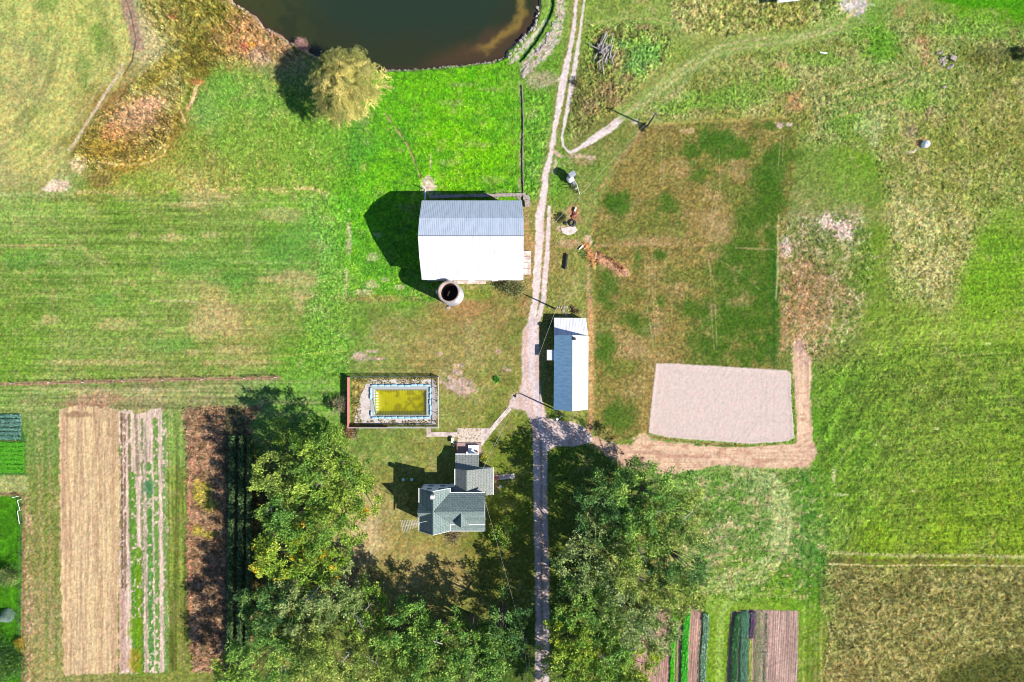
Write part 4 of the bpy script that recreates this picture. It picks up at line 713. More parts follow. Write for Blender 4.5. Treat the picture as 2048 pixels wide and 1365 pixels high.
b = MB().box(xw1+.12, -4.2, 0, xw1+.2, -2.9, 2.0); d_ = b.build('door', M['white'], shed); MB().box(xw1+.06,-3.0,1.0,xw1+.12,-3.1,1.1).build('handle', M['dark'], d_)
window(shed, xw1+.2, -7, 1.35, 1.0, .8, 'w'); window(shed, xw1+.2, -10, 1.35, 1.0, .8, 'w'); window(shed, xr, yS+.15, 2.6, 1.0, .9, 's')
window(shed, xr+1, yS+.15, 1.2, 1.0, .9, 's'); window(shed, xe-.2, -6, 1.3, 1.0, .8, 'e')
# ---- farmhouse
hs = empty('farmhouse', G(-100, 310), 'farmhouse with green-grey shingled cross-gable roofs and white gutters among the trees', 'house')
he, hr = 5.05, 7.45
def gq(*p): return [tuple(G(*q)) for q in p]
wx0, wxr, wx1, wy0, wy1 = -177.9, -148.4, -118.9, 282.5, 363.8
MB().slab(gq((wx0,wy0,he),(wxr,wy0,hr),(wxr,wy1,hr),(wx0,wy1,he)), .12).build('roof', M['shingle_n'], hs)
MB().slab(gq((wxr,wy0,hr),(wx1,wy0,he),(wx1,wy1,he),(wxr,wy1,hr)), .12).build('roof', M['shingle_n'], hs)
ex1 = -51.5; rr = 7.44
MB().slab(gq((wxr+3,320.5,rr),(ex1,320.5,rr),(ex1,290.9,he+.02),(wxr+14,290.9,he+.02)), .12).build('roof', M['shingle'], hs)
MB().slab(gq((wxr+3,320.5,rr),(wxr+14,350.1,he+.02),(ex1,350.1,he+.02),(ex1,320.5,rr)), .12).build('roof', M['shingle'], hs)
gh = 7.25; wg0 = -178.6
MB().slab(gq((wg0,323.3,gh),(wxr,323.3,gh),(wx0+1.0,309.8,he+.06),(wg0,309.8,he+.06)), .1).build('gable_roof', M['shingle'], hs)
MB().slab(gq((wg0,323.3,gh),(wg0,336.8,he+.06),(wx0+1.0,336.8,he+.06),(wxr,323.3,gh)), .1).build('gable_roof', M['shingle'], hs)
MB().slab(gq((-95.9,321,gh),(-95.9,350.8,gh),(-108.8,350.8,he+.09),(-108.8,349.5,he+.09)), .1).build('gable_roof', M['shingle_n'], hs)
MB().slab(gq((-95.9,321,gh),(-83,349.5,he+.09),(-83,350.8,he+.09),(-95.9,350.8,gh)), .1).build('gable_roof', M['shingle_n'], hs)
MB().slab(gq((-120,349,3.75),(-52,349,3.75),(-52,369.6,3.0),(-120,369.6,3.0)), .1).build('porch_roof', M['shingle'], hs)
for gx_ in (-118,-101,-84,-67,-54): p = G(gx_,367.5); MB().tube([(p.x,p.y,.3),(p.x,p.y,3.0)], .08, 8).build('porch_post', M['white'], hs)
p = G(-120,350); q = G(-52,369); MB().box(p.x,p.y,-.1,q.x,q.y,.3).build('porch_floor', M['pinkdeck'], hs)
# walls
def gwall(x0,x1,y0,y1,ze,zr,axis_):
    p = G(x0,y0); q = G(x1,y1); b = MB()
    if axis_ == 'y': xm = (p.x+q.x)/2; prof_ = [(p.x,-.1),(p.x,ze),(xm,zr),(q.x,ze),(q.x,-.1)]; v0 = [(a,p.y,z) for a,z in prof_]; v1 = [(a,q.y,z) for a,z in prof_]
    else: ym = (p.y+q.y)/2; prof_ = [(p.y,-.1),(p.y,ze),(ym,zr),(q.y,ze),(q.y,-.1)]; v0 = [(p.x,a,z) for a,z in prof_]; v1 = [(q.x,a,z) for a,z in prof_]
    return b.add(v0+v1, [tuple(range(5)), tuple(range(9,4,-1))]+[(i, 5+i, 5+(i+1)%5, (i+1)%5) for i in range(5)])
gwall(-174.6,-122.2,286,360.3,he-.1,hr-.25,'y').build('wall', M['siding'], hs)
gwall(-148,-55,294,347,he-.1,hr-.3,'x').build('wall', M['siding'], hs)
# rear wings
bw, br_, be, bn, bs = -110.8, -87.1, -37.6, 248.6, 293.0
MB().slab(gq((bw,bn,3.3),(br_,bn,4.8),(br_,bs,4.8),(bw,bs,3.3)), .1).build('roof', M['shingle_g'], hs)
MB().slab(gq((br_,bn,4.8),(be,bn,2.5),(be,bs+8,2.5),(-51,bs+8,3.12),(-51,bs,3.12),(br_,bs,4.8)), .1).build('roof', M['shingle_g'], hs)
p = G(bw+3,bn+3); q = G(be-3,bs); xm = br_*S
b = MB(); P5 = [(p.x,-.1),(p.x,3.2),(xm,4.65),(q.x,2.5),(q.x,-.1)]; b.add([(a,p.y,z) for a,z in P5]+[(a,q.y,z) for a,z in P5], [tuple(range(5)), tuple(range(9,4,-1))]+[(i, 5+i, 5+(i+1)%5, (i+1)%5) for i in range(5)]); b.build('wall', M['siding'], hs)
MB().slab(gq((-111,222.3,2.2),(-64.3,222.3,2.2),(-64.3,251.5,3.1),(-111,251.5,3.1)), .1).build('roof', M['shingle_g'], hs)
p = G(-108.5,225); q = G(-66.5,251); MB().hexa([(p.x,q.y,-.1),(q.x,q.y,-.1),(q.x,p.y,-.1),(p.x,p.y,-.1)], [(p.x,q.y,3.0),(q.x,q.y,3.0),(q.x,p.y,2.12),(p.x,p.y,2.12)]).build('wall', M['siding'], hs)
# flat bay between the wings
MB().slab(gq((-124,284,3.2),(-112,284,3.2),(-112,293,3.2),(-124,293,3.2)), .1).build('bay_roof', M['shingle_g'], hs); p = G(-122,285); q = G(-112.5,293.5); MB().box(p.x,q.y,-.1,q.x,p.y,3.1).build('bay_wall', M['siding'], hs)
# gutters and rakes
def gut(a, c, r=.075, name='gutter'): MB().tube([tuple(G(*a)), tuple(G(*c))], r, 6).build(name, M['white'], hs)
gut((wx0-.6,wy0-1,he),(wx0-.6,309.5,he)); gut((wx0-.6,337,he),(wx0-.6,wy1,he),.05); gut((wx1+.6,wy0-1,he),(wx1+.6,290.5,he)); gut((wx1+.6,350.5,he),(wx1+.6,wy1,he)); gut((wx1,290.2,he),(ex1,290.2,he))
gut((wx1,350.9,he),(-108.8,350.9,he)); gut((-83,350.9,he),(ex1,350.9,he)); gut((-120,370.3,3.0),(-52,370.3,3.0)); gut((wx0,wy0-.4,he),(wxr,wy0-.4,hr),.05,'rake_board'); gut((wxr,wy0-.4,hr),(wx1,wy0-.4,he),.05,'rake_board'); gut((wx0,wy1+.4,he),(wxr,wy1+.4,hr),.04,'rake_board'); gut((wxr,wy1+.4,hr),(wx1,wy1+.4,he),.04,'rake_board')
gut((bw-.6,bn,3.3),(bw-.6,bs-12,3.3)); gut((be+.6,bn-1,2.5),(be+.6,bs+8,2.5),.09); gut((-111,221.7,2.2),(-64.3,221.7,2.2),.09); gut((-52,350.5,he),(-52,291,he),.03)
MB().tube([tuple(G(-176.5,287,he-.1)), tuple(G(-176.5,287,.1))], .05, 6).build('downpipe', M['white'], hs)
p = G(-148.2,290.8); MB().box(p.x-.3,p.y-.3,6.8,p.x+.3,p.y+.3,8.5).build('chimney', M['offwhite'], hs); 
for gx_, gy_, z, w, h, f in ((-160,286,1.6,.9,1.3,'n'),(-137,286,1.6,.9,1.3,'n'),(-160,286,4.0,.9,1.2,'n'),(-137,286,4.0,.9,1.2,'n'),(-174.6,300,4.0,.8,1.2,'w'),(-174.6,345,4.0,.8,1.2,'w'),(-174.6,300,1.6,.9,1.3,'w'),(-174.6,345,1.6,.9,1.3,'w'),(-148.4,360.3,4.0,1.0,1.3,'s'),(-148.4,360.3,1.6,1.4,1.4,'s'),(-70,347,1.7,1.0,1.3,'s'),(-108,347,1.7,1.0,1.3,'s'),(-55,320,4.0,.9,1.3,'e'),(-55,320,1.6,.9,1.3,'e'),(-60,251.6,1.7,.9,.8,'n'),(-50,251.6,1.7,.9,.8,'n'),(-40.6,262,1.5,.9,1.0,'e'),(-40.6,283,1.5,.9,1.0,'e'),(-95,225,1.3,.8,.9,'n'),(-66.5,240,1.4,.8,.9,'e')):
    p = G(gx_, gy_); window(hs, p.x, p.y, z, w, h, f)
p = G(-76,225); d_ = MB().box(p.x-.45,p.y,0.15,p.x+.45,p.y+.06,2.05).build('door', M['white'], hs); MB().box(p.x+.3,p.y+.06,1.0,p.x+.38,p.y+.12,1.1).build('handle', M['dark'], d_)
p = G(-88,347); d_ = MB().box(p.x-.45,p.y-.06,0.3,p.x+.45,p.y,2.35).build('door', M['white'], hs); MB().box(p.x+.3,p.y-.12,1.2,p.x+.38,p.y-.06,1.3).build('handle', M['dark'], d_)
p = G(-88.5,221,2.4); MB().box(p.x-.12,p.y-.15,2.25,p.x+.12,p.y+.35,2.5).build('lamp', M['white'], hs)
# deck, patio, paths
def flatslab(name, pts, z, t, m, **k):
    return MB().slab([(W(a,b).x, W(a,b).y, z) for a, b in pts], t).build(name, m, **k)
dk = empty('back_deck', W(938,896), 'low faded red deck with a raised white landing at the north door of the farmhouse', 'deck')
flatslab('boards', [(915,886),(963,886),(963,908),(915,908)], .22, .2, M['pinkdeck'], parent=dk)
flatslab('landing', [(937,889.5),(958,889.5),(958,908),(937,908)], .75, .5, M['white'], parent=dk)
for a, c_ in (((915,885.5),(915,907)),):
    p = W(*a); q = W(*c_)
    MB().tube([(p.x,p.y,1.1),(q.x,q.y,1.1)], .05, 6).build('rail', M['red_fence'], dk)
    for t in (0,.33,.66,1): r_ = p.lerp(q,t); MB().tube([(r_.x,r_.y,.2),(r_.x,r_.y,1.1)], .045, 6).build('baluster', M['red_fence'], dk)
tag(flatslab('patio', [(915,857),(962,857),(962,886),(915,886)], .06, .15, M['brick']), 'worn weedy brick patio north of the farmhouse deck', None, None, 'structure')
tag(flatslab('path', [(962.2,857),(979,857),(1016.5,813.5),(1023.5,818.5),(985,864),(963.5,893),(962.2,893)], .07, .15, M['conc']), 'pale concrete walk running from the patio to the gravel track', None, None, 'structure')
tag(flatslab('path', [(853,854.5),(861.5,854.5),(861.5,864.8),(914.8,864.8),(914.8,873.5),(853,874)], .065, .15, M['conc']), 'pale stepped walk between the pool gate and the brick patio', None, None, 'structure')
tag(flatslab('path', [(988,951),(1028,947.5),(1030,957),(990,961)], .05, .15, M['conc']), 'short shaded concrete walk leading east from the farmhouse', None, None, 'structure')
# television antenna
gx_, gy_ = -180.6, 335.4; p = G(gx_, gy_); z_ = 9.6
an = empty('television_antenna', (p.x, p.y, 0), 'large comb-like television antenna on a mast beside the west wall of the farmhouse', 'antenna')
MB().tube([(p.x,p.y,0),(p.x,p.y,z_+.1)], .04, 6).build('mast', M['wire'], an)
a = W(803.5,1053.5,z_); c_ = W(854.5,1042.5,z_); MB().tube([a, c_], .045, 6).build('boom', M['wire'], an); dr = (c_-a).normalized(); pr = Vector((-dr.y, dr.x, 0))
for i in range(12):
    t = i/11*.68+.01; q = a.lerp(c_, t); L_ = (.95-.05*i)*1.15; MB().tube([q-pr*L_, q+pr*L_], .028, 5).build('element', M['wire'], an)
# ================================================================== POOL
flatslab_pts = [(738,758.5),(866,759),(872,765),(876,800),(872,848),(868,850.5),(713,848),(708,846),(722,790),(731,770)]
hole = [(747.5,777.2),(854.5,777.2),(854.5,833),(747.5,833)]
o_ = MB(); 
def ring(outer, inner, z, t):
    b = MB(); O = [W(*q) for q in outer]; I = [W(*q) for q in inner]
    k = len(O); kk = len(I)
    return O, I
z = .10
for q in ([(738,758.5),(866,759),(872,765),(873,777.2),(729,777.2),(731,770)], [(729,777.2),(747.5,777.2),(747.5,833),(711,833),(722,790)], [(854.5,777.2),(873,777.2),(876,800),(873.5,833),(854.5,833)], [(711,833),(873.5,833),(872,848),(868,850.5),(713,848),(708,846)]): o_.slab([(W(a,b).x, W(a,b).y, z) for a, b in q], .15)
tag(o_.build('pool_deck', M['deck']), 'stained grey concrete deck around the swimming pool', None, None, 'structure')
pool = empty('swimming_pool', W(801,805), 'rectangular swimming pool basin sunk in the stained concrete deck', 'swimming pool')
p0 = W(746.5,834); p1 = W(855.5,776.2); b = MB(); tt = .12
b.box(p0.x,p0.y,-1.5,p1.x,p1.y,-1.4)
for x0,y0,x1,y1 in ((p0.x,p0.y,p0.x+tt,p1.y),(p1.x-tt,p0.y,p1.x,p1.y),(p0.x+tt,p0.y,p1.x-tt,p0.y+tt),(p0.x+tt,p1.y-tt,p1.x-tt,p1.y)): b.box(x0,y0,-1.4,x1,y1,.09)
b.build('basin', M['white'], pool)
q0 = W(745.5,835); q1 = W(856.5,775.2); b = MB()
for x0,y0,x1,y1 in ((q0.x,q0.y,q0.x+.28,q1.y),(q1.x-.28,q0.y,q1.x,q1.y),(q0.x+.28,q0.y,q1.x-.28,q0.y+.28),(q0.x+.28,q1.y-.28,q1.x-.28,q1.y)): b.box(x0,y0,.09,x1,y1,.16)
b.build('coping', M['white'], pool)
# sagging cover with algae water
nx, ny = 90, 54; c0 = W(741,838); c1 = W(862,769.5); vs = []; tn = []
for j in range(ny+1):
    for i in range(nx+1):
        x = c0.x+(c1.x-c0.x)*i/nx; y = c0.y+(c1.y-c0.y)*j/ny
        dx = min(x-p0.x, p1.x-x); dy = min(y-p0.y, p1.y-y); d = min(dx, dy)-.25
        z = .175 if d <= 0 else .175-.62*(1-math.exp(-d*1.6)); pl = 0
        if d > 0:
            s_w = y if dx < dy else x; pl = .035*math.sin(s_w*13)*math.exp(-d*1.4)
        vs.append((x, y, z+pl)); n_ = float(vn(np.array([x*.9]), np.array([y*.9]), 301)[0])*.6+float(vn(np.array([x*2.1]), np.array([y*2.1]), 302)[0])*.4
        e_ = (y-p0.y)/(p1.y-p0.y); a = np.array([196,190,16.]); dk_ = np.array([128,120,26.]); gn = np.array([120,124,64.])
        t = min(1,max(0,(n_-.50)/.16)); t = max(t, min(1,max(0,(.30-e_)/.12))*min(1,max(0,(n_-.3)/.1))); col = a*(1-t*.55)+dk_*t*.55
        if e_ < .2 or (x-p0.x)/(p1.x-p0.x) > .93: col = col*.4+gn*.6
        if d <= 0: col = np.array([204,206,204.])
        elif d < .25: col = np.array([150,150,104.])
        tn.append(lin(col))
b = MB().add(vs, [(j*(nx+1)+i, j*(nx+1)+i+1, (j+1)*(nx+1)+i+1, (j+1)*(nx+1)+i) for j in range(ny) for i in range(nx)])
mcv = mat('algae_stained_cover', (0,0,0), .35, .06, 1.5, attr='cover', spec=.4); co = b.build('pool_cover', mcv, None, True)
at = co.data.color_attributes.new('cover', 'FLOAT_COLOR', 'POINT'); at.data.foreach_set('color', np.concatenate([np.array(tn)*ALB*1.05, np.ones((len(tn),1))],1).astype(np.float32).ravel())
tag(co, 'sagging pool cover holding yellow algae water and dark sludge', 'pool cover')
# water tubes
def tube_obj(L_):
    b = MB(); pr_ = [(-L_/2,.05),(-L_/2+.06,.13),(-L_/2+.2,.17),(L_/2-.2,.17),(L_/2-.06,.13),(L_/2,.05)]; n = 10; base = 0
    for (x, r) in pr_:
        for k in range(n): t = 2*PI*k/n; b.v.append((x, r*math.cos(t)*1.05, .17+r*math.sin(t)*.72))
    for i in range(len(pr_)-1):
        for k in range(n): b.f.append((i*n+k, i*n+(k+1)%n, (i+1)*n+(k+1)%n, (i+1)*n+k))
    b.f.append(tuple(range(n-1,-1,-1))); b.f.append(tuple(range(5*n,6*n))); return b.build('water_tube', M['blue'], None, True)
tpl = None; rt = random.Random(5)
sides = [((742.5,771.5),(861,770.5),9,'north'),((743,835.5),(861,835.5),9,'south'),((742.5,775),(742.5,800),2,'west'),((861,775),(861,832),5,'east'),((743.5,822),(743.5,833),1,'west')]
for a, c_, n, sd in sides:
    p = W(*a); q = W(*c_); L_ = (q-p).length/n
    for i in range(n):
        o = tube_obj(L_*.97) if i == 0 else o.copy()
        if i: COL.objects.link(o)
        m_ = p.lerp(q, (i+.5)/n); o.location = (m_.x+rt.uniform(-.04,.04), m_.y+rt.uniform(-.06,.06), .17); o.rotation_euler = (0,0,math.atan2(q.y-p.y,q.x-p.x)+rt.uniform(-.03,.03))
        tag(o, 'pale blue water tube lying along the %s edge of the pool cover' % sd, 'water tube', 'blue water tubes weighing down the pool cover')
b = MB().tube([W(747.5,798)+Vector((0,0,.22)), W(749.5,812)+Vector((0,0,.1)), W(752,826)+Vector((0,0,.12))], .14, 8); tag(b.build('water_tube', mat('green_tube', A(180,214,150), .5, .1, 3), None, True), 'slumped pale green water tube hanging into the west end of the pool', 'water tube')
# fence
pf = empty('pool_fence', W(788,854), 'fence with faded red west boards and chain-link sides around the swimming pool', 'fence')
cr = [W(699.5,754), W(878,754), W(878,854), W(699.5,854)]; fh = 1.45
def rail(a, c, z, m, r=.035): MB().tube([(a.x,a.y,z),(c.x,c.y,z)], r, 6).build('rail', m, pf)
for i in range(4):
    a, c_ = cr[i], cr[(i+1)%4]; n = 7 if i % 2 == 0 else 4
    for k in range(n): p = a.lerp(c_, k/n); MB().tube([(p.x,p.y,-.1),(p.x,p.y,fh+.05)], .05, 6).build('post', M['red_fence'] if i == 3 else M['dark'] if i == 0 else M['offwhite'], pf)
rail(cr[0],cr[1],fh,M['dark']); rail(cr[0],cr[1],.08,M['offwhite'],.05); rail(cr[1],cr[2],fh,M['offwhite'],.06); rail(cr[2],cr[3],fh,M['offwhite'],.07); rail(cr[2],cr[3],.75,M['dark'],.03)
def chain(a, c, z0, z1, sp, r):
    b = MB(); L_ = (c-a).length; d = (c-a)/L_; n = int(L_/sp); hh = z1-z0
    for i in range(-int(hh/sp), n+1):
        for s_ in (0, 1):
            x0, x1 = i*sp, i*sp+hh; za, zb = (z0, z1) if s_ == 0 else (z1, z0)
            ta, tb = 0., 1.
            if x0 < 0: ta = -x0/hh
            if x1 > L_: tb = (L_-x0)/hh
            if tb <= ta: continue
            p = a+d*(x0+hh*ta); q = a+d*(x0+hh*tb); b.tube([(p.x,p.y,za+(zb-za)*ta),(q.x,q.y,za+(zb-za)*tb)], r, 3, False)
    return b
chain(cr[0],cr[1],.1,fh,.16,.012).build('chain_link', M['dark'], pf); chain(cr[1],cr[2],.1,fh,.16,.010).build('chain_link', M['wire'], pf); 
mid = cr[3].lerp(cr[2], .42); chain(mid,cr[2],.1,fh,.14,.012).build('chain_link', M['wire'], pf)
def boards(a, c, m, n):
    b = MB(); d = (c-a).normalized()
    for k in range(n): p = a.lerp(c, (k+.5)/n); b.obox((p.x,p.y), (d.x,d.y), None, (c-a).length/n*.47, .035, .05, fh+.02*((k*7)%3))
    return b
boards(cr[3],cr[0],None,50).build('board_panel', M['red_fence'], pf); rail(cr[3],cr[0],fh+.06,M['red_fence'],.13); boards(cr[3],mid,None,42).build('board_panel', M['red_fence'], pf)
# ================================================================== FENCES, POLES, WIRES
def wirefence(label, pts, ph, m, n, sp_rail=(.3,.6,.9), cat='fence', pr_=.06, hide=None, name='wire_fence'):
    e = empty(name, W(*pts[0]), label, cat); P_ = [W(*q) for q in pts]
    for i in range(len(P_)-1):
        for z in sp_rail: MB().tube([(P_[i].x,P_[i].y,z),(P_[i+1].x,P_[i+1].y,z)], .012, 4).build('strand', M['dark'], e)
    for p in P_: MB().tube([(p.x,p.y,-.2),(p.x+.01,p.y,ph)], pr_, 6).build('post', m, e)
    return e
wirefence('long wire fence with bleached posts between the hay field and the garden strips', [(-22,771),(29,767.5),(104,765.5),(171,764.5),(249.5,762),(330,760),(408,758.5),(492,756.5),(521,755.8),(553.7,754.5)], 1.15, M['offwhite'], 0)
wirefence('wire fence with thin posts along the east edge of the bright lower-left lawn', [(38,991),(46,1010),(46,1045),(45,1078),(44,1110),(44,1143),(44,1175),(43,1208),(42,1240),(41,1275),(41,1310),(41,1350)], 1.1, M['dark'], 0)
gt2 = empty('lawn_gate', W(45,1020), 'leaning white pipe gate at the north-east corner of the lower-left lawn', 'gate')
for a, c_ in (((43,999),(47.5,1017)),((43,1020),(47,1045)),((33,993),(46,990))):
    p = W(*a); q = W(*c_); MB().tube([(p.x,p.y,1.0),(q.x,q.y,1.0)], .05, 6).build('rail', M['white'], gt2); MB().tube([(p.x,p.y,-.1),(p.x,p.y,1.05)], .05, 6).build('post', M['white'], gt2)
lw = empty('low_wall', W(1046,280), 'long low dark stone kerb wall between the bright paddock and the gravel track', 'wall')
blocks([W(1044,172)[:], W(1047,240)[:], W(1045.5,320)[:], W(1047.5,388)[:]], .2, .34, None, '', 40).build('wall_course', M['darkstone'], lw)
def pole(label, g, h, arm=None, name='utility_pole', cat='utility pole', ins=True):
    e = empty(name, (g.x,g.y,0), label, cat)
    MB().tube([(g.x,g.y,-.2),(g.x,g.y,h*.5),(g.x,g.y,h)], [.16,.14,.10], 8).build('shaft', M['wood'], e)
    if arm == 'cross':
        MB().box(g.x-.55,g.y-.05,h-.6,g.x+.55,g.y+.05,h-.48).build('crossarm', M['wood'], e)
    if ins: 
        for dx in (-.4,.4): MB().lathe((g.x+dx*(1 if arm=='cross' else .35),g.y,h-.48), [(.05,0),(.07,.06),(.04,.14),(.0,.16)], 8).build('insulator', M['white'], e)
    return e
g1_ = W(1294.5,253.5); pole('tall wooden utility pole beside the fork of the north-east track', g1_, 7.2, 'cross')
g2_ = W(1109.7,617.6); pole('short wooden utility pole just north of the long shed', g2_, 5.3)
g3_ = W(1118.5,824); e3 = pole('wooden yard light pole at the south end of the long shed', g3_, 7.0, None, 'yard_light', 'yard light', False)
MB().tube([(g3_.x,g3_.y,6.9),(g3_.x-.35,g3_.y-.2,7.15),(g3_.x-.75,g3_.y-.45,7.1)], .04, 6).build('arm', M['steel'], e3); MB().lathe((g3_.x-.85,g3_.y-.5,6.85), [(.0,.3),(.16,.26),(.24,.02),(.2,0),(0,.0)], 12).build('lamp_head', M['white'], e3)
g4_ = W(1046,1236); pole('leaning-looking wooden utility pole in the trees left of the drive', g4_, 9.0, 'cross').__setitem__('label', 'wooden utility pole in the tree shade left of the drive near the bottom edge')
def wire(label, pts, sag=.6, r=.012):
    P_ = []; 
    for i in range(len(pts)-1):
        a, c_ = Vector(pts[i]), Vector(pts[i+1])
        for k in range(13):
            t = k/12; q = a.lerp(c_, t); q.z -= sag*4*t*(1-t); P_.append(q)
    tag(MB().tube(P_, r, 4).build('overhead_wire', M['wire']), label, 'wire')
T1 = (g1_.x,g1_.y,7.1); T2 = (g2_.x,g2_.y,5.2); T4 = (g4_.x,g4_.y,8.8)
wire('overhead wire from the utility pole by the track fork down to the barn', [T1, (cx1+.1, rc-2.6, 6.6)])
wire('overhead wire running off north-east from the utility pole by the track fork', [T1, W(1420,110,7.0)[:], W(1600,-60,7.2)[:]])
wire('overhead wire from the short pole by the shed down to the farmhouse', [T2, W(1077.6,711.7,4.7)[:], (G(-60,255).x, G(-60,255).y, 3.6)], .25, .016)
wire('overhead wire from the farmhouse east gable to the utility pole in the trees', [(-52*S, -305*S, 5.2), T4], .5, .012)
wire('overhead wire leaving the utility pole in the trees towards the bottom edge', [T4, W(1062,1440,8.6)[:]], .3, .016)
wire('thin second wire beside the one leaving the wooded pole at the bottom edge', [(g4_.x+.5,g4_.y,8.5), W(1070,1440,8.4)[:]], .3, .012)
# ================================================================== LOOSE THINGS
p = W(1133,508.6); q = W(1129.6,538.5)
cp = MB(); nseg = 22; P_ = [p.lerp(q, i/nseg)+Vector((0,0,.27)) for i in range(nseg+1)]; cp.tube(P_, [.26+.02*(i%2) for i in range(nseg+1)], 14, False); cp.tube(P_[::-1], .22, 14, False)
tag(cp.build('culvert_pipe', M['black'], None, True), 'black ribbed plastic culvert pipe lying in the grass right of the gravel track', 'pipe')
p = W(1848,290.5); tk = empty('water_tank', p, 'small round white tank standing in the rough grass at the upper right', 'tank')
MB().lathe(p, [(.62,-.1),(.64,.7),(.6,.85),(.3,1.12),(.12,1.16)], 24).build('body', M['white'], tk, True); MB().lathe((p.x,p.y,1.1), [(.14,0),(.14,.12),(0,.13)], 12).build('lid', M['offwhite'], tk)
p = W(1646,107.5); tag(MB().obox((p.x,p.y), (1,-.12), None, .62, .11, .25, .34).build('plank', M['white']), 'short white board lying alone in the rough upper-right meadow', 'board')
r0 = tag(rock('stone', (0,0,0), .35, 11, M['stone']), 'pale broken stone', 'stone'); r1 = rock('stone', (0,0,0), .35, 23, M['stone']); r2 = rock('stone', (0,0,0), .35, 31, M['darkstone'])
used_ = set(); rq = random.Random(9)
def stone(x, y, z, s, label, group, kind=0):
    src = (r0, r1, r2)[kind]
    if src.name in used_: o = src.copy(); COL.objects.link(o)
    else: o = src; used_.add(src.name)
    o.location = (x,y,z); o.scale = (s*rq.uniform(.8,1.3), s*rq.uniform(.8,1.2), s*rq.uniform(.7,1.1)); o.rotation_euler = (rq.uniform(-.3,.3), rq.uniform(-.3,.3), rq.uniform(0,6.28)); tag(o, label, 'stone', group); return o
for i in range(26):
    t = rq.random(); px = 1878+16*t+rq.gauss(0,5); py = 104+30*t+rq.gauss(0,5); p = W(px,py); stone(p.x,p.y,gz(px,py), rq.uniform(.5,1.1), 'pale broken stone in the rubble heap at the upper right', 'stones in the rubble heap', rq.choice((0,1,1)))
p = W(1904,118); tag(MB().obox((p.x,p.y), (1,-.5), None, .5, .42, .3, .5).build('stone_slab', M['stone']), 'square pinkish slab at the right side of the rubble heap', 'slab')
p = W(1888,175); stone(p.x,p.y,.1,1.3,'whitish stone lying alone below the rubble heap at the upper right',None,1)
CV = [([(1044,156),(1046,150),(1050,140),(1056,126),(1068,112),(1082,98),(1092,84),(1100,66),(1106,44)],58,'pale stone in the curved row along the ditch east of the pond','stones lining the ditch east of the pond'), ([(1018,118),(1026,104),(1040,86),(1054,70),(1066,58),(1072,46),(1075,30),(1077,10)],34,'pale stone along the eastern bank of the pond','stones on the eastern pond bank')]
for pts, n, lb, gp in CV:
    A_ = np.array(pts, float); sg = np.r_[0, np.cumsum(np.hypot(*np.diff(A_, axis=0).T))]
    for i in range(n):
        s_ = rq.random()*sg[-1]; px = np.interp(s_, sg, A_[:,0])+rq.gauss(0,1.6); py = np.interp(s_, sg, A_[:,1])+rq.gauss(0,1.6); p = W(px,py); stone(p.x,p.y,gz(px,py)+.02, rq.uniform(.5,1.15)*(1.35 if s_ < 14 and n == 58 else 1), lb, gp, rq.choice((0,1,1)))
for i in range(70):
    s_ = rq.random(); px = 770+s_*240; py = np.interp(px,[770,812,880,940,984,1010],[138,137.5,132,126,121.5,112])+rq.gauss(1.5,1.2); p = W(px,py); stone(p.x,p.y,gz(px,py), rq.uniform(.3,.7), 'small grey stone along the southern bank of the pond', 'stones on the southern pond bank', rq.choice((0,1,2)))
for i in range(14):
    px = 1132+rq.gauss(0,6); py = 619+rq.gauss(0,5); p = W(px,py); stone(p.x,p.y,gz(px,py), rq.uniform(.4,.9), 'pale stone in the small heap just north of the long shed', 'stones heaped north of the shed', 0)
for i in range(7):
    px = 1054+rq.gauss(0,5); py = 442+rq.gauss(0,6); p = W(px,py); stone(p.x,p.y,gz(px,py), rq.uniform(.25,.5), 'small pale stone between the barn east end and the gravel track', 'stones by the barn east end', 1)
for i in range(16):
    px = 1045+rq.uniform(-70,10)*(1 if i%2 else .2); py = 395+rq.gauss(0,2); p = W(px,py); stone(p.x,p.y,gz(px,py)+.05, rq.uniform(.4,.9), 'pale rubble stone by the low wall behind the barn', 'rubble along the wall behind the barn', 0)
p = W(1251,545); stone(p.x,p.y,.1,.9,'pale stone at the tip of the long dirt mound',None,0)
# logs
lg = MB().tube([(-1.3,0,0),(0,.05,.02),(1.3,0,0)], [.11,.1,.07], 7).build('log', M['greywood']); first = True
for i in range(34):
    o = lg if first else lg.copy()
    if not first: COL.objects.link(o)
    first = False; px = 1205+rq.gauss(0,9); py = 107+rq.gauss(0,14); p = W(px,py); th = rq.gauss(1.35,.45); o.location = (p.x,p.y,.35+rq.uniform(0,.8)); o.rotation_euler = (0, rq.uniform(-.25,.25), th); o.scale = (rq.uniform(.5,1.1),1.1,1.1)
    tag(o, 'bleached grey log in the brush pile right of the northern track', 'log', 'logs in the brush pile')
# junk by the track
def tyre(px, py, R_, r, label, m):
    p = W(px,py); e = empty('tyre', p, label, 'tyre'); b = MB(); n, k = 22, 8
    for i in range(n):
        for j in range(k): a = 2*PI*i/n; c_ = 2*PI*j/k; b.v.append((p.x+(R_+r*math.cos(c_))*math.cos(a), p.y+(R_+r*math.cos(c_))*math.sin(a), .2+r*1.1*math.sin(c_)))
    for i in range(n):
        for j in range(k): b.f.append((i*k+j, ((i+1)%n)*k+j, ((i+1)%n)*k+(j+1)%k, i*k+(j+1)%k))
    o = b.build('tread', m, e, True); b2 = MB().lathe((p.x,p.y,.1), [(R_-r*.6,0),(R_-r*.7,.22),(R_-r*.9,.24)], 22).build('bead', M['steel'], e)
tyre(1145,447,.52,.14,'large old tyre lying flat beside the white slab in the junk patch', M['rubber']); tyre(1131,447,.25,.09,'small dark tyre left of the large one in the junk patch', M['rubber'])
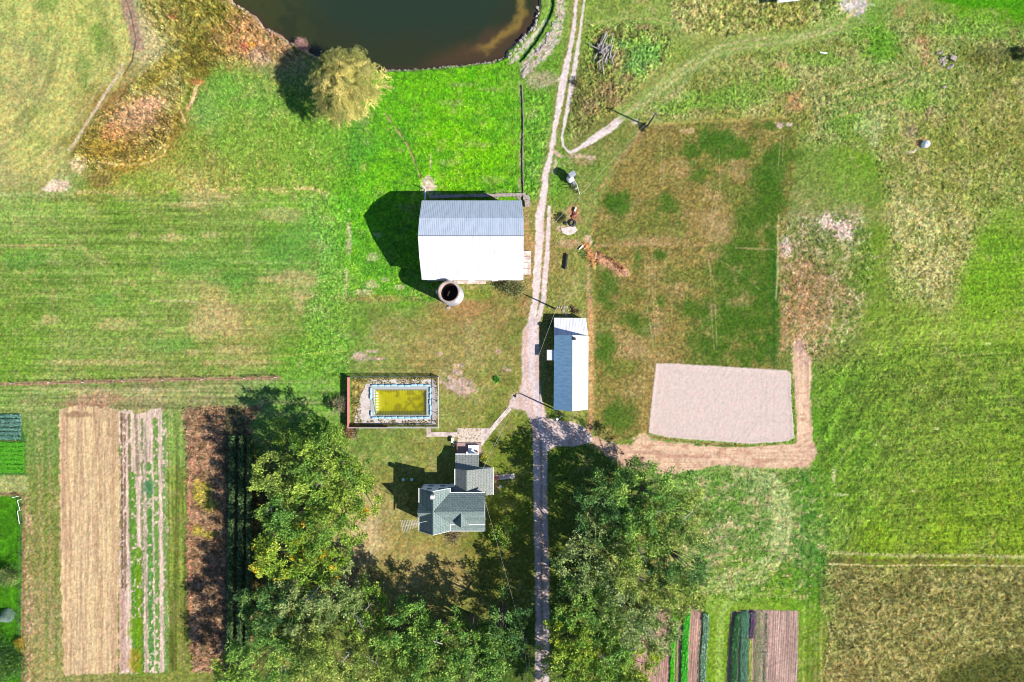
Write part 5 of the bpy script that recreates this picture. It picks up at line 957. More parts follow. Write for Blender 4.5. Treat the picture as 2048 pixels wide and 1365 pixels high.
p = W(1149,426); ap = empty('rusty_plough', p, 'rusty red implement frame lying north of the large tyre', 'farm implement'); M['rust'] = mat('rusty_red_paint', (.36,.10,.08), .8, .3, 5, (.25,.13,.09))
MB().tube([p+Vector((-.25,-1.3,.25)), p+Vector((.1,0,.45)), p+Vector((.2,.9,.3))], .07, 6).build('beam', M['rust'], ap); MB().tube([p+Vector((-.5,-.7,.3)), p+Vector((.5,-.3,.35))], .06, 6).build('crossbar', M['rust'], ap)
for k in range(3): MB().lathe((p.x-.35+.3*k,p.y-.65+.15*k,.12), [(.0,.0),(.2,.05),(.22,.12),(.05,.3)], 12).build('disc', M['rust'], ap)
MB().obox((p.x+.12,p.y+.5), (.4,1), None, .35, .12, .3, .5).build('seat_pan', M['white'], ap)
tag(flatslab('concrete_slab', [(1122,458),(1131,455),(1150,453),(1155,460),(1148,468),(1135,471),(1124,466)], .14, .2, mat('bright_concrete', (.56,.52,.48), .9, .2, 2, (.42,.34,.29))), 'broken bright white concrete slab in the junk patch right of the track', 'slab')
p = W(1162,496); tag(MB().obox((p.x,p.y), (1,1), None, .5, .12, .2, .32).build('pipe_offcut', M['white']), 'pale grey offcut at the head of the dirt mound', 'offcut')
# towed machine
ax = Vector((18,-31,0)).normalized(); th = math.atan2(ax.y, ax.x); p = W(1144,365)
mc = empty('towed_machine', p, 'small towed farm machine with white hood and black frame beside the gravel track', 'farm machine')
def loc(v): c_, s_ = math.cos(th), math.sin(th); return (p.x+v[0]*c_-v[1]*s_, p.y+v[0]*s_+v[1]*c_, v[2])
class LB(MB):
    def xf(s): s.v = [loc(v) for v in s.v]; return s
b = LB(); n = 14
for i in range(n+1):
    a = PI*i/n; 
    for x in (-1.15,-.9,-.2,.1): rr_ = {-1.15:.35,-.9:.62,-.2:.62,.1:.4}[x]; b.v.append((x+.1, -.18+rr_*math.cos(a), 1.0+rr_*1.2*math.sin(a)))
for i in range(n):
    for k in range(3): b.f.append((i*4+k, i*4+k+1, (i+1)*4+k+1, (i+1)*4+k))
b.xf().build('hood', M['white'], mc, True)
b = LB().box(-1.25,-.35,1.3,-.45,.8,2.5); b.hexa([(-1.3,-.4,2.5),(-.4,-.4,2.5),(-.4,.85,2.5),(-1.3,.85,2.5)],[(-1.2,-.3,2.68),(-.5,-.3,2.6),(-.5,.75,2.6),(-1.2,.75,2.68)]); b.xf().build('box_top', M['steel'], mc)
LB().box(-1.2,-.5,.5,-.1,.5,1.0).xf().build('engine', M['dark'], mc)
for y in (-.42,.42): LB().tube([(-1.2,y,.55),(.9,y,.55),(2.4,y*.15,.5)], .055, 6).xf().build('frame_rail', M['dark'] if y < 0 else M['offwhite'], mc)
for x in (.1,.5,.95,1.4): LB().box(x-.05,-.45+.22*max(0,x-.7),.5,x+.05,.45-.22*max(0,x-.7),.62).xf().build('crossbar', M['offwhite'] if x in (.5,1.4) else M['dark'], mc)
LB().tube([(.2,-.25,.6),(.7,-.1,1.0),(1.3,.1,.7)], .05, 6).xf().build('hose', M['dark'], mc); LB().tube([(.3,.2,.6),(.6,.25,.9),(1.1,.1,.65)], .04, 6).xf().build('hose', M['dark'], mc); LB().box(.25,-.2,.6,.75,.2,.95).xf().build('gearbox', M['steel'], mc)
LB().tube([(.35,-.5,.5),(.35,-1.15,.9),(.75,-1.35,1.5),(1.2,-.9,1.3),(1.3,-.4,.7)], .05, 6).xf().build('hoop', M['dark'], mc)
LB().tube([(2.4,0,.5),(2.55,0,.5)], [.09,.05], 8).xf().build('hitch', M['white'], mc); LB().tube([(2.0,.1,0),(2.0,.1,.9)], .045, 6).xf().build('jack', M['steel'], mc)
for y in (-.68,.68):
    b = LB(); 
    for (r, w_) in ((.1,-.1),(.33,-.1),(.37,0),(.33,.1),(.1,.1)):
        for k in range(16): a = 2*PI*k/16; b.v.append((-.45+r*math.cos(a), y+w_, .36+r*math.sin(a)))
    for i in range(4):
        for k in range(16): b.f.append((i*16+k, i*16+(k+1)%16, (i+1)*16+(k+1)%16, (i+1)*16+k))
    b.xf().build('wheel', M['rubber'], mc)
# building cut by the top edge
cs = empty('metal_shed', W(1577,-20), 'small white metal-roofed shed cut off by the top edge of the picture', 'shed')
q = [W(1555,6,2.4), W(1600,1,2.4), W(1604,-50,2.9), W(1558,-48,2.9)]; b = MB().slab(q, .1); ribs(b, (q[0],q[1],q[3],q[2]), 12); b.build('roof', M['metal_white'], cs)
q = [W(1558,4,0), W(1597,0,0), W(1600,-46,0), W(1561,-44,0)]; b = MB(); b.hexa([(v.x,v.y,0) for v in q], [(v.x,v.y,2.25+.4*(i>1)) for i, v in enumerate(q)]); b.build('wall', M['siding'], cs)
jr = empty('sheet_stack', W(1655,-4), 'leaning stack of black and white sheets at the top edge right of the small shed', 'sheets')
for k in range(5): a = W(1634+k*8,1.5-.5*k); MB().obox((a.x,a.y+.1), (1,.5), None, .5, .12, .1, .5+.1*k).build('sheet', M['dark'] if k%2 == 0 else M['white'], jr)
# small yard things
p = W(906,880); tag(MB().obox((p.x,p.y), (1,.02), None, .28, .45, .5, .72).build('garden_table', M['offwhite']), 'small pale table at the west side of the brick patio', 'table')
gr = W(912.5,885); e = empty('barbecue', gr, 'small black barbecue between the pale table and the back deck', 'barbecue'); MB().lathe((gr.x,gr.y,.6), [(.02,0),(.25,.08),(.3,.25),(.2,.42),(0,.46)], 14).build('bowl', M['dark'], e, True)
for k in range(3): a = k*2.1; MB().tube([(gr.x+.3*math.cos(a),gr.y+.3*math.sin(a),0),(gr.x+.08*math.cos(a),gr.y+.08*math.sin(a),.65)], .02, 5).build('leg', M['dark'], e)
tyre(907.5,889.8,.22,.05,'thin ring of coiled hose beside the back deck', M['wire'])
for nm, px, lb in (('well_lid',806.5,'left of the two pale round lids in the shaded lawn west of the farmhouse'),('well_lid',823.5,'right of the two pale round lids in the shaded lawn west of the farmhouse')):
    p = W(px,959.5); tag(MB().lathe(p, [(.28,0),(.28,.16),(.2,.22),(0,.23)], 18).build(nm, mat('lid_plastic', (.45,.62,.6), .6, .05, 2)), lb, 'lid')
p = W(1001,972.5); tag(MB().box(p.x-.18,p.y-.15,0,p.x+.18,p.y+.15,.55).build('utility_box', M['white']), 'small white utility box on the shaded lawn east of the farmhouse', 'utility box')
p = W(954.5,902); e = empty('flower_pot', p+Vector((0,0,.75)), 'terracotta pot of orange flowers on the white landing of the deck', 'flower pot'); MB().lathe((p.x,p.y,.75), [(.1,0),(.15,.25),(.13,.25)], 12).build('pot', mat('terracotta', (.4,.16,.09), .9, .1, 4), e)
POT = (p.x,p.y,1.05,e)
# ================================================================== PLANTS
LM = leafmat('foliage'); LMD = leafmat('dry_foliage', .8)
def cards(name, P, sz, tint, rng, m, parent=None, asp=.5, up=.6, kind_dir=None):
    n = len(P); d = rng.normal(size=(n,3)).astype(np.float32)
    if kind_dir is not None: d = d*.55+kind_dir
    d /= np.linalg.norm(d, axis=1, keepdims=True)+1e-6
    nr = rng.normal(size=(n,3)); nr[:, 2] = np.abs(nr[:, 2])+up; w = np.cross(d, nr); w /= np.linalg.norm(w, axis=1, keepdims=True)+1e-6
    sz = sz[:, None]; a = P-d*sz*.5; c = P+d*sz*.5; b = P-w*sz*asp*.5+d*sz*.08; e = P+w*sz*asp*.5+d*sz*.08
    V_ = np.stack([a, b, c, e], 1).reshape(-1, 3).astype(np.float32)
    if parent is not None: V_ = V_-np.array(parent.location, np.float32)
    me = bpy.data.meshes.new(name); me.vertices.add(4*n); me.vertices.foreach_set('co', V_.ravel()); me.loops.add(4*n); me.loops.foreach_set('vertex_index', np.arange(4*n, dtype=np.int32))
    me.polygons.add(n); me.polygons.foreach_set('loop_start', np.arange(0, 4*n, 4, dtype=np.int32)); 
    at = me.color_attributes.new('tint', 'FLOAT_COLOR', 'POINT'); T = np.concatenate([np.repeat(tint, 4, 0), np.ones((4*n, 1))], 1).astype(np.float32); at.data.foreach_set('color', T.ravel())
    me.materials.append(m); me.update(calc_edges=True); o = bpy.data.objects.new(name, me); COL.objects.link(o)
    if parent is not None: o.parent = parent
    return o
PAL = {'yg': ((106,130,44),(88,118,42),(126,144,52)), 'yellow': ((114,136,42),(98,126,40),(134,146,48)), 'green': ((96,128,48),(78,112,44),(114,138,56)), 'silver': ((116,130,74),(98,118,60),(130,140,82)), 'dark': ((72,104,46),(56,88,42),(96,122,58)), 'willow': ((186,176,96),(160,154,84),(210,192,116)), 'olive': ((114,130,52),(90,110,44),(132,142,66))}
def tree(label, px, py, R_, ht, pal, seed, name='broadleaf_tree', cat='tree', dens=1.0, sparse=0.0, group=None, leaf=.37, dead=0, accent=None):
    rng = np.random.RandomState(seed); c = W(px, py, ht*.72); bx, by = c.x, c.y
    e = empty(name, (bx, by, 0), label, cat, group)
    P3 = [np.array(lin(t))*1.42 for t in PAL[pal]]
    nb = int((R_**2*1.15+8)*(1-sparse*.4)); zc = ht*.52; hh = ht*.48
    # uneven outline: per-direction reach
    ph = rng.rand(5)*6.28; am = rng.rand(5)*.5+.3
    reach = lambda th: 1+.13*sum(am[k]*np.sin((k+2)*th+ph[k]) for k in range(5))
    th = rng.rand(nb)*6.283; rho = np.sqrt(rng.rand(nb))*.97; rad = rho*R_*.86*reach(th)
    zt = zc+hh*(np.sqrt(np.clip(1-rho**2*.92, 0, 1)))*rng.uniform(.62, 1.0, nb)
    low = rng.rand(nb) < .25; zt[low] = zc+rng.uniform(-.25, .3, low.sum())*hh
    tips = np.stack([bx+rad*np.cos(th), by+rad*np.sin(th), zt], 1)
    org = np.stack([bx+rad*.45*np.cos(th+rng.normal(0,.25,nb)), by+rad*.45*np.sin(th), np.full(nb, ht*.34)+rho*0+(zt-ht*.34)*.35], 1)
    T = MB(); T.tube([(bx,by,-.2),(bx+.1,by,ht*.2),(bx+.05,by+.1,ht*.45),(bx,by,ht*.72)], [.028*ht+.12,.022*ht+.08,.016*ht+.04,.04], 8)
    for k in rng.choice(nb, min(nb, 16), replace=False):
        a = Vector((bx,by,ht*rng.uniform(.22,.45))); o2 = Vector(org[k]); tp = Vector(tips[k]); T.tube([a, a.lerp(o2,.6)+Vector((0,0,.2)), o2, o2.lerp(tp,.95)], [.014*ht*.8,.011*ht*.8,.07,.02], 6, False)
    T.build('trunk', M['bark'], e)
    pts = []; sz = []; tn = []; dd = []
    for k in range(nb):
        ax_ = tips[k]-org[k]; L_ = np.linalg.norm(ax_); ax_ = ax_/(L_+1e-6); bl = rng.uniform(1.5, 2.9)*(R_/7)**.4
        ns = rng.randint(3, 6); bc = P3[rng.choice(3, p=(.45,.35,.2))]*rng.uniform(.85,1.15)
        for s_ in range(ns):                         # sprays of one bough fan outwards
            dr_ = ax_+rng.normal(0, .55, 3); dr_[2] = dr_[2]*.6+.12; dr_ /= np.linalg.norm(dr_)
            m_ = int(26*dens*(1-sparse*.35)*rng.uniform(.7, 1.3)); t = rng.rand(m_)**.8
            sp = (.42*(1-t)**.7+.10)*(R_/7)**.3
            q = tips[k]-dr_*bl*.45+dr_[None]*t[:, None]*bl+rng.normal(size=(m_,3))*sp[:, None]*np.array([1,1,.55])
            pts.append(q); sz.append(rng.uniform(.7,1.25,m_)*leaf); cc = np.repeat(bc[None], m_, 0)*rng.uniform(.5,1.6,(m_,1))
            if accent is not None and rng.rand() < accent[1] and rho[k] > .55: cc = np.repeat(np.array(lin(accent[0]))[None]*1.0, m_, 0)*rng.uniform(.7,1.2,(m_,1))
            tn.append(cc); dd.append(np.repeat(dr_[None], m_, 0))
    cards('crown', np.concatenate(pts), np.concatenate(sz), np.clip(np.concatenate(tn),0,.8), rng, LM, e, .5, 1.3, np.concatenate(dd)*.9)
    for k in range(dead):
        a = Vector((bx+rng.uniform(-.5,.5)*R_, by+rng.uniform(-.5,.5)*R_, ht*.8)); b = MB(); d = Vector((rng.normal(),rng.normal(),.3)).normalized()
        b.tube([a, a+d*1.6+Vector((0,0,.5)), a+d*3.0+Vector((0,0,.9))], [.09,.06,.02], 5)
        for j in range(6): s0 = a+d*(.5+.4*j)+Vector((0,0,.3)); v = Vector((d.y,-d.x,.3))*(1 if j%2 else -1); b.tube([s0, s0+v*.7+d*.5], [.04,.012], 4)
        b.build('dead_branch', M['palebark'], e)
    return e
def bush(label, px, py, R_, ht, cols, seed, n=900, leaf=.2, name='bush', cat='bush', group=None, mat_=None, z0=0, flat_=.9, stems=True):
    rng = np.random.RandomState(seed); c = W(px, py, ht*.5); e = empty(name, (c.x, c.y, z0), label, cat, group)
    k = max(5, int(R_*7)); lc = rng.normal(size=(k,3))*np.array([R_*.42,R_*.42,ht*.15]); lc[:, 2] += ht*.55; li = rng.randint(0, k, n)
    P = lc[li]+rng.normal(size=(n,3))*np.array([R_*.24,R_*.24,ht*.16]); P[:, 2] = np.clip(P[:, 2], .03, ht*1.15)+z0; P[:, 0] += c.x; P[:, 1] += c.y
    pc = [np.array(lin(t))*.95 for t in cols]; pick = rng.randint(0, len(pc), k)[li]; tint = np.array(pc)[pick]*rng.uniform(.7,1.3,(n,1))
    dr_ = (P-np.array([c.x,c.y,z0+ht*.2])); dr_ /= np.linalg.norm(dr_, axis=1, keepdims=True)+1e-6
    cards('foliage', P, rng.uniform(.6,1.3,n)*leaf, tint, rng, mat_ or LM, e, .5, .7, dr_*.7)
    if stems:
        b = MB()
        for i in range(8): t = rng.rand()*6.28; b.tube([(c.x,c.y,z0-.05),(c.x+R_*.3*math.cos(t),c.y+R_*.3*math.sin(t),z0+ht*.45),(c.x+R_*.7*math.cos(t),c.y+R_*.7*math.sin(t),z0+ht*.85)], [.05,.035,.01], 5, False)
        b.build('stem', M['bark'], e)
    return e
g_l = 'tall trees of the grove west and south-west of the farmhouse'; g_r = 'tall trees of the grove right of the drive'
TL = [(648,945,7.2,15,'yg','big yellow-green tree, northernmost of the grove west of the farmhouse',0,1,None),
(560,955,5.2,13,'olive','olive-green tree at the north-west corner of the grove west of the farmhouse',0,0,None),
(700,985,5.0,13,'yg','yellow-green tree reaching towards the farmhouse antenna, east edge of the west grove',.2,1,None),
(590,1030,5.6,14,'green','mid-green tree in the middle of the west grove beside the dark crop rows',0,1,None),
(665,1055,6.0,14.5,'yg','broad yellow-green tree just west of the pale lawn strip by the farmhouse',0,0,((220,180,40),.08)),
(565,1100,5.4,14,'yellow','golden-tinged tree on the western edge of the west grove',0,0,((216,186,44),.18)),
(640,1135,5.2,13.5,'yellow','yellowish tree south of the golden-tinged one in the west grove',0,0,((216,180,44),.12)),
(680,1190,5.6,14,'silver','silvery grey-green tree with bare twigs south of the yellowish one',.15,3,None),
(545,1215,5.6,13,'dark','dark green tree beside the withered brown strip, lower part of the west grove',0,0,None),
(610,1220,5.6,14,'silver','greyish tree between the dark and the silvery ones in the lower west grove',.1,1,None),
(725,1225,4.6,13,'yg','light green tree at the south-west corner of the back lawn',0,1,None),
(540,1310,6.6,14,'green','large green tree in the lower left corner of the west grove',0,1,None),
(630,1300,6.8,15,'olive','large olive tree at the bottom edge of the west grove',0,1,None),
(805,1262,5.8,15,'green','rounded green tree whose shadow falls on the back lawn',0,0,None),
(868,1308,6.6,15.5,'green','largest rounded green tree south of the back lawn',0,1,None),
(745,1325,6.6,14.5,'olive','olive tree at the bottom edge below the dead branches',0,2,None),
(850,1360,6.5,15,'olive','olive-green tree cut by the bottom edge south of the back lawn',0,0,None),
(935,1290,5.0,14,'green','green tree between the largest rounded tree and the dark one by the drive',0,0,None),
(1004,1262,4.6,12,'dark','dark green tree closest to the left side of the drive',0,0,None),
(985,1320,4.8,12.5,'green','green tree left of the drive at the bottom of the picture',0,0,None),
(935,1340,5.2,13,'silver','silvery feathery tree at the bottom edge left of the drive',.2,0,None),
(470,1345,3.6,9,'yg','small light green tree at the foot of the withered brown strip',0,0,None)]
TR = [(1215,1010,6.0,15,'dark','dark green tree nearest the dirt road, north-west of the right grove',.1,0,None),
(1300,990,6.6,17,'green','tall green tree at the north end of the right grove by the dirt road',.25,1,None),
(1360,1035,5.2,16,'olive','sparse olive tree on the eastern edge of the right grove',.6,1,None),
(1275,1065,5.4,16,'green','green tree in the upper middle of the right grove',.3,1,None),
(1350,1120,5.4,16,'dark','thin dark tree east of the middle of the right grove',.6,0,None),
(1180,1125,6.0,16,'silver','silvery green tree closest to the right side of the drive',.05,0,None),
(1255,1140,5.6,17,'olive','olive tree in the centre of the right grove',.2,1,None),
(1330,1180,5.4,15,'olive','olive tree at the south-east of the right grove above the vegetable beds',.4,1,None),
(1170,1205,5.4,16,'green','mid-green tree beside the drive, below the silvery one',.1,0,None),
(1245,1215,6.2,17,'silver','pale grey-green tree in the lower middle of the right grove',.2,2,None),
(1150,1290,5.4,16,'yellow','bright yellow-green tree beside the drive at the lower right grove',.0,0,((176,186,44),.3)),
(1225,1290,5.6,16,'green','green tree with bare twigs in the lower right grove',.15,3,None),
(1300,1255,4.6,14,'silver','pale tree overhanging the left corner of the vegetable beds',.35,1,None),
(1240,1350,6.0,16,'yellow','yellow-green tree at the bottom edge left of the vegetable beds',.05,0,((176,186,44),.25)),
(1138,1380,5.2,16,'yg','yellow-green tree cut by the bottom edge beside the drive',0,0,None),
(1215,1420,6.4,17,'green','green tree mostly below the bottom edge in the right grove',0,0,None)]
for i, (px, py, R_, ht, pal, lb, sp_, dd_, ac) in enumerate(TL): tree(lb, px, py, R_*1.04, ht+1.8, pal, 100+i, sparse=sp_, group=g_l, dead=dd_, accent=ac, dens=1.3)
for i, (px, py, R_, ht, pal, lb, sp_, dd_, ac) in enumerate(TR): tree(lb, px, py, R_*1.12, ht, pal, 200+i, sparse=sp_*.75, group=g_r, dead=dd_, accent=ac, dens=1.3)
tree('low bright green tree in the shade north of the west grove', 562, 862, 3.2, 4.5, 'yg', 301, leaf=.3, name='small_tree')
tree('low dark tree between the west grove and the pool shrubs', 615, 872, 3.0, 4.5, 'green', 302, leaf=.3, name='small_tree')
tree('low light green tree at the foot of the west grove near the brown bush', 655, 880, 2.4, 4, 'yg', 303, leaf=.3, name='small_tree')
tree('sunlit low tree east of the farmhouse porch', 1008, 1062, 2.6, 4.5, 'yg', 304, leaf=.3, name='small_tree', sparse=.3)
# willow
def willow():
    rng = np.random.RandomState(77); c = W(690, 170, 8); bx, by = c.x, c.y
    e = empty('willow_tree', (bx,by,0), 'large pale yellow weeping willow on the southern shore of the pond', 'tree'); T = MB(); T.tube([(bx,by,-.2),(bx,by,3),(bx+.2,by,6)], [.6,.5,.3], 8)
    pts, sz, tn, dd = [], [], [], []; P3 = [np.array(lin(t))*1.12 for t in PAL['willow']]; gr = np.array(lin((120,130,66)))*.9
    for k in range(235):
        th = rng.rand()*6.283; rho = math.sqrt(rng.rand()) if k > 34 else rng.rand()*.3; wob = 1+.10*math.sin(3*th+1)+.07*math.sin(7*th)+.05*math.sin(11*th+2); r = rho*7.3*wob; zt = 5.2+6.8*math.sqrt(max(0,1-.85*rho**2))*rng.uniform(.6,1.0)
        o_ = np.array([bx+r*.7*math.cos(th), by+r*.7*math.sin(th), zt+.2]); cc0 = P3[rng.randint(3)]*rng.uniform(.85,1.15)
        if by+r*math.sin(th) > by+3.2 or rng.rand() < .3: cc0 = cc0*.35+gr*.65
        if k % 8 == 0: T.tube([(bx,by,3), tuple((o_+[bx,by,3])*.5+[0,0,.6]), tuple(o_)], [.2,.12,.04], 5, False)
        th0 = th+rng.normal(0,.9)
        for s_ in range(5):
            a2 = th0+rng.normal(0,.5); L_ = rng.uniform(1.4,2.6); m_ = 46; t = rng.rand(m_); hd = np.array([math.cos(a2), math.sin(a2), 0])
            q = o_+hd[None]*(t*L_*(.9))[:, None]+np.array([0,0,1.])[None]*(.25*t-1.15*t**2*L_*.55)[:, None]+rng.normal(size=(m_,3))*np.array([.13,.13,.16])+rng.normal(0,.1,3)
            pts.append(q); sz.append(rng.uniform(.6,1.2,m_)*.30); tn.append(np.repeat(cc0[None],m_,0)*rng.uniform(.75,1.2,(m_,1))); dd.append(np.repeat((hd+np.array([0,0,-.5]))[None],m_,0))
    T.build('trunk', M['bark'], e); cards('crown', np.concatenate(pts), np.concatenate(sz), np.concatenate(tn), rng, LM, e, .36, .6, np.concatenate(dd)*1.2)
willow()
# bushes
bush('dark olive bush against the south-east corner of the barn', 1027, 573, 2.1, 2.4, ((120,124,80),(70,90,40),(150,146,104)), 401, 2600, .24)
bush('grey leafless-looking shrub outside the west side of the pool fence', 681, 812, 1.7, 1.8, ((160,150,120),(120,120,90),(150,140,104)), 402, 1500, .2, mat_=LMD)
bush('spiky green plant north-west of the grey shrub by the pool', 659, 808, .9, 1.5, ((70,110,44),(60,90,40)), 403, 600, .3)
bush('round reddish brown bush below the south-west corner of the pool fence', 690, 872, 1.5, 1.6, ((140,104,80),(110,84,62),(160,120,90)), 404, 1700, .2, mat_=LMD)
bush('grey-green shrub beside the reddish brown bush below the pool', 710, 868, .9, 1.0, ((120,120,84),(150,140,104)), 405, 600, .2, mat_=LMD)
bush('yellow-flowered bush in the bed east of the farmhouse rear wing', 966, 922, .9, 1.2, ((190,180,50),(120,140,50),(70,100,40)), 406, 900, .18)
bush('bare brown shrub at the south side of the farmhouse', 908, 1072, 1.3, 1.2, ((130,116,90),(150,130,100),(100,90,70)), 407, 700, .2, mat_=LMD)
bush('reddish flowering plant by the farmhouse east wall', 990, 955, .6, .7, ((170,90,70),(120,90,70)), 408, 300, .15)
bush('pale pink shrub cluster on the pond bank left of the willow', 606, 92, 1.5, 1.6, ((206,160,150),(180,140,124)), 409, 1100, .22, mat_=LMD)
bush('small green weed clump right of the bare patch near the pool', 993, 759, .75, .5, ((70,140,40),(90,150,50)), 410, 350, .18)
bush('dark leafy clump at the junk patch west of the rusty implement', 1124, 436, 1.0, .8, ((90,96,50),(60,76,36)), 411, 500, .2)
bush('tuft of grass and weeds around the foot of the north-east utility pole', 1290, 255, .6, .7, ((110,110,60),(60,60,34)), 412, 350, .22)
bush('dark shrub at the right edge of the picture in the upper meadow', 2047, 110, 1.1, 1.8, ((60,76,36),(90,90,50)), 413, 900, .24)
bush('dark green shrub cropping the left edge of the lower-left lawn', 20, 1152, 2.0, 3.4, ((96,116,60),(70,96,44),(150,160,90)), 414, 2200, .24)
bush('golden yellow shrub at the fence of the lower-left lawn', 38, 1290, 1.2, 1.3, ((190,160,50),(150,150,50)), 415, 900, .22)
bush('broad dark green hedge in the lower-left corner of the picture', 14, 1335, 3.4, 3.6, ((70,110,44),(96,136,50),(50,84,36)), 416, 4200, .3, name='hedge', cat='hedge')
bush('small shrub clump on the rough ground left of the gravel fork', 1150, 160, .8, .8, ((90,84,50),(110,100,60)), 417, 400, .2, mat_=LMD)
bush('small dark weed clump by the lean-to of the long shed', 1152, 622, .7, .6, ((70,80,40),(120,90,70)), 418, 350, .2)
bush('green weed clump by the west wall of the long shed near the lean-to', 1101, 648, .6, .6, ((70,130,50),(60,110,44)), 419, 300, .2)
bush('pale green plant west of the shed below the little porch', 1095, 733, .7, .7, ((90,140,60),(130,150,90)), 420, 350, .2)
c = W(8,1236,1.2); sp_e = empty('spruce', (c.x,c.y,0), 'small conical blue-grey spruce at the left edge of the lower-left lawn', 'tree'); rng = np.random.RandomState(5); n_ = 2200; t = rng.rand(n_)**.7; th = rng.rand(n_)*6.283; r = 1.25*t*(.8+.25*rng.rand(n_))
P = np.stack([c.x+r*np.cos(th), c.y+r*np.sin(th), 2.4*(1-t)+.1+rng.normal(0,.06,n_)], 1); dr_ = np.stack([np.cos(th), np.sin(th), -.2+th*0], 1)
cards('crown', P, rng.uniform(.12,.22,n_), np.array(lin((140,160,150)))[None]*.9*rng.uniform(.7,1.25,(n_,1)), rng, LM, sp_e, .4, .8, dr_); MB().tube([(c.x,c.y,-.1),(c.x,c.y,1.8)], [.1,.03], 6).build('trunk', M['bark'], sp_e)
# flowers in the pot
x_, y_, z_, pe = POT; n_ = 160; rng = np.random.RandomState(8); P = np.array([x_,y_,z_+.08])+rng.normal(0,.11,(n_,3)); o = cards('flowers', P, np.full(n_,.1), np.array([lin((236,110,40)) if rng.rand()<.6 else lin((90,130,50)) for _ in range(n_)])*.6, rng, LM, pe, .7, .8)
# ---- vegetable rows and rough growth (uncountable plants)
def rowplants(label, pts, wpx, ht, cols, n, leaf, seed, name='vegetable_row', up=1.0):
    rng = np.random.RandomState(seed); A_ = np.array(pts, float); sg = np.r_[0, np.cumsum(np.hypot(*np.diff(A_, axis=0).T))]; s_ = rng.rand(n)*sg[-1]
    px = np.interp(s_, sg, A_[:,0])+(rng.rand(n)-.5)*wpx*(.92+.12*np.sin(s_*.35+seed)); py = np.interp(s_, sg, A_[:,1]); z = ht*rng.uniform(.35,1.0,n)
    P = np.stack([(px-1024)*S, (682.5-py)*S, z], 1); pc = np.array([np.array(lin(t))*1.25 for t in cols]); tint = np.clip(pc[rng.randint(0,len(pc),n)]*rng.uniform(.7,1.3,(n,1)),0,.8)
    tag(cards(name, P, rng.uniform(.7,1.2,n)*leaf, tint, rng, LM, None, .6, up), label, 'vegetables', None, 'stuff')
rowplants('narrow bright green vegetable row in the left bed at the bottom right', [(1351,1216),(1345,1290),(1340,1540)], 9, .45, ((70,180,10),(90,200,20)), 7000, .2, 1)
rowplants('thin lighter green row right beside the narrow bright one', [(1358,1226),(1354,1290),(1350,1540)], 3, .25, ((130,170,60),(150,170,90)), 1200, .16, 21)
rowplants('wide vivid green vegetable row in the left bed at the bottom right', [(1374,1214),(1369,1290),(1364,1540)], 14, .6, ((40,150,24),(60,180,30),(100,190,70)), 11000, .22, 2)
rowplants('grey-green cabbage row along the right side of the left bed', [(1411,1226),(1411,1260),(1406,1310),(1401,1540)], 13, .5, ((110,150,120),(80,120,90),(160,180,150)), 8000, .24, 3)
rowplants('patchy whitish weeds between soil and the grey-green cabbage row', [(1401,1240),(1397,1300),(1394,1540)], 4, .2, ((220,210,170),(200,190,150)), 700, .2, 31)
rowplants('dark green leafy rows at the left of the right-hand bed', [(1475,1226),(1468,1290),(1462,1540)], 14, .7, ((40,96,44),(30,80,40),(90,140,90)), 9000, .24, 4)
rowplants('blue-green leafy row next to the dark rows in the right-hand bed', [(1490,1222),(1487,1290),(1482,1540)], 16, .55, ((90,140,110),(60,110,80),(120,160,130)), 9000, .24, 5)
rowplants('purple leafed patch at the top of the right-hand bed', [(1505,1222),(1504,1250),(1501,1276)], 9, .5, ((120,60,130),(150,100,150),(80,50,80),(110,130,90)), 1600, .24, 6)
rowplants('yellow flowering row in the lower right-hand bed', [(1500,1276),(1500,1320),(1494,1540)], 9, .45, ((220,200,40),(120,160,60),(230,220,150),(90,130,60)), 3200, .2, 7)
rowplants('mixed pale green vegetable row in the right-hand bed', [(1519,1222),(1517,1290),(1511,1540)], 16, .35, ((150,170,110),(110,140,80),(190,180,150),(110,110,96)), 4200, .2, 8)
rowplants('sparse greyish row bordering the raked soil of the right-hand bed', [(1532,1226),(1530,1290),(1525,1540)], 9, .3, ((110,130,100),(90,110,80)), 1500, .2, 9)
for i in range(6): rowplants('blue-green cabbage rows at the left edge above the bright green rows' , [(-40,833+i*8.2),(34+i*2.5,834+i*8.4)], 1, .4, ((96,140,120),(70,116,100),(130,160,144)), 1100, .26, 50+i) if False else None
def block(label, x0, y0, x1, y1, nr, ht, cols, n, leaf, seed, jit=1.6, slope=0):
    rng = np.random.RandomState(seed); r = rng.randint(0, nr, n); py = y0+(r+.5)*(y1-y0)/nr+rng.normal(0,jit,n); px = x0+rng.rand(n)*(x1-x0); P = np.stack([(px-1024)*S, (682.5-py)*S, ht*rng.uniform(.3,1,n)], 1)
    pc = np.array([np.array(lin(t))*.85 for t in cols]); tint = pc[rng.randint(0,len(pc),n)]*rng.uniform(.7,1.3,(n,1)); tag(cards('vegetable_row', P, rng.uniform(.7,1.2,n)*leaf, tint, rng, LM, None, .6, 1.0), label, 'vegetables', None, 'stuff')
block('blue-green cabbage rows at the left edge of the picture', -50, 828, 44, 880, 6, .45, ((96,150,130),(70,120,104),(140,176,160)), 9000, .28, 61)
block('bright green leafy rows at the left edge below the cabbages', -50, 884, 50, 946, 7, .3, ((96,190,24),(70,160,24),(120,190,60)), 9000, .24, 62, 2.2)
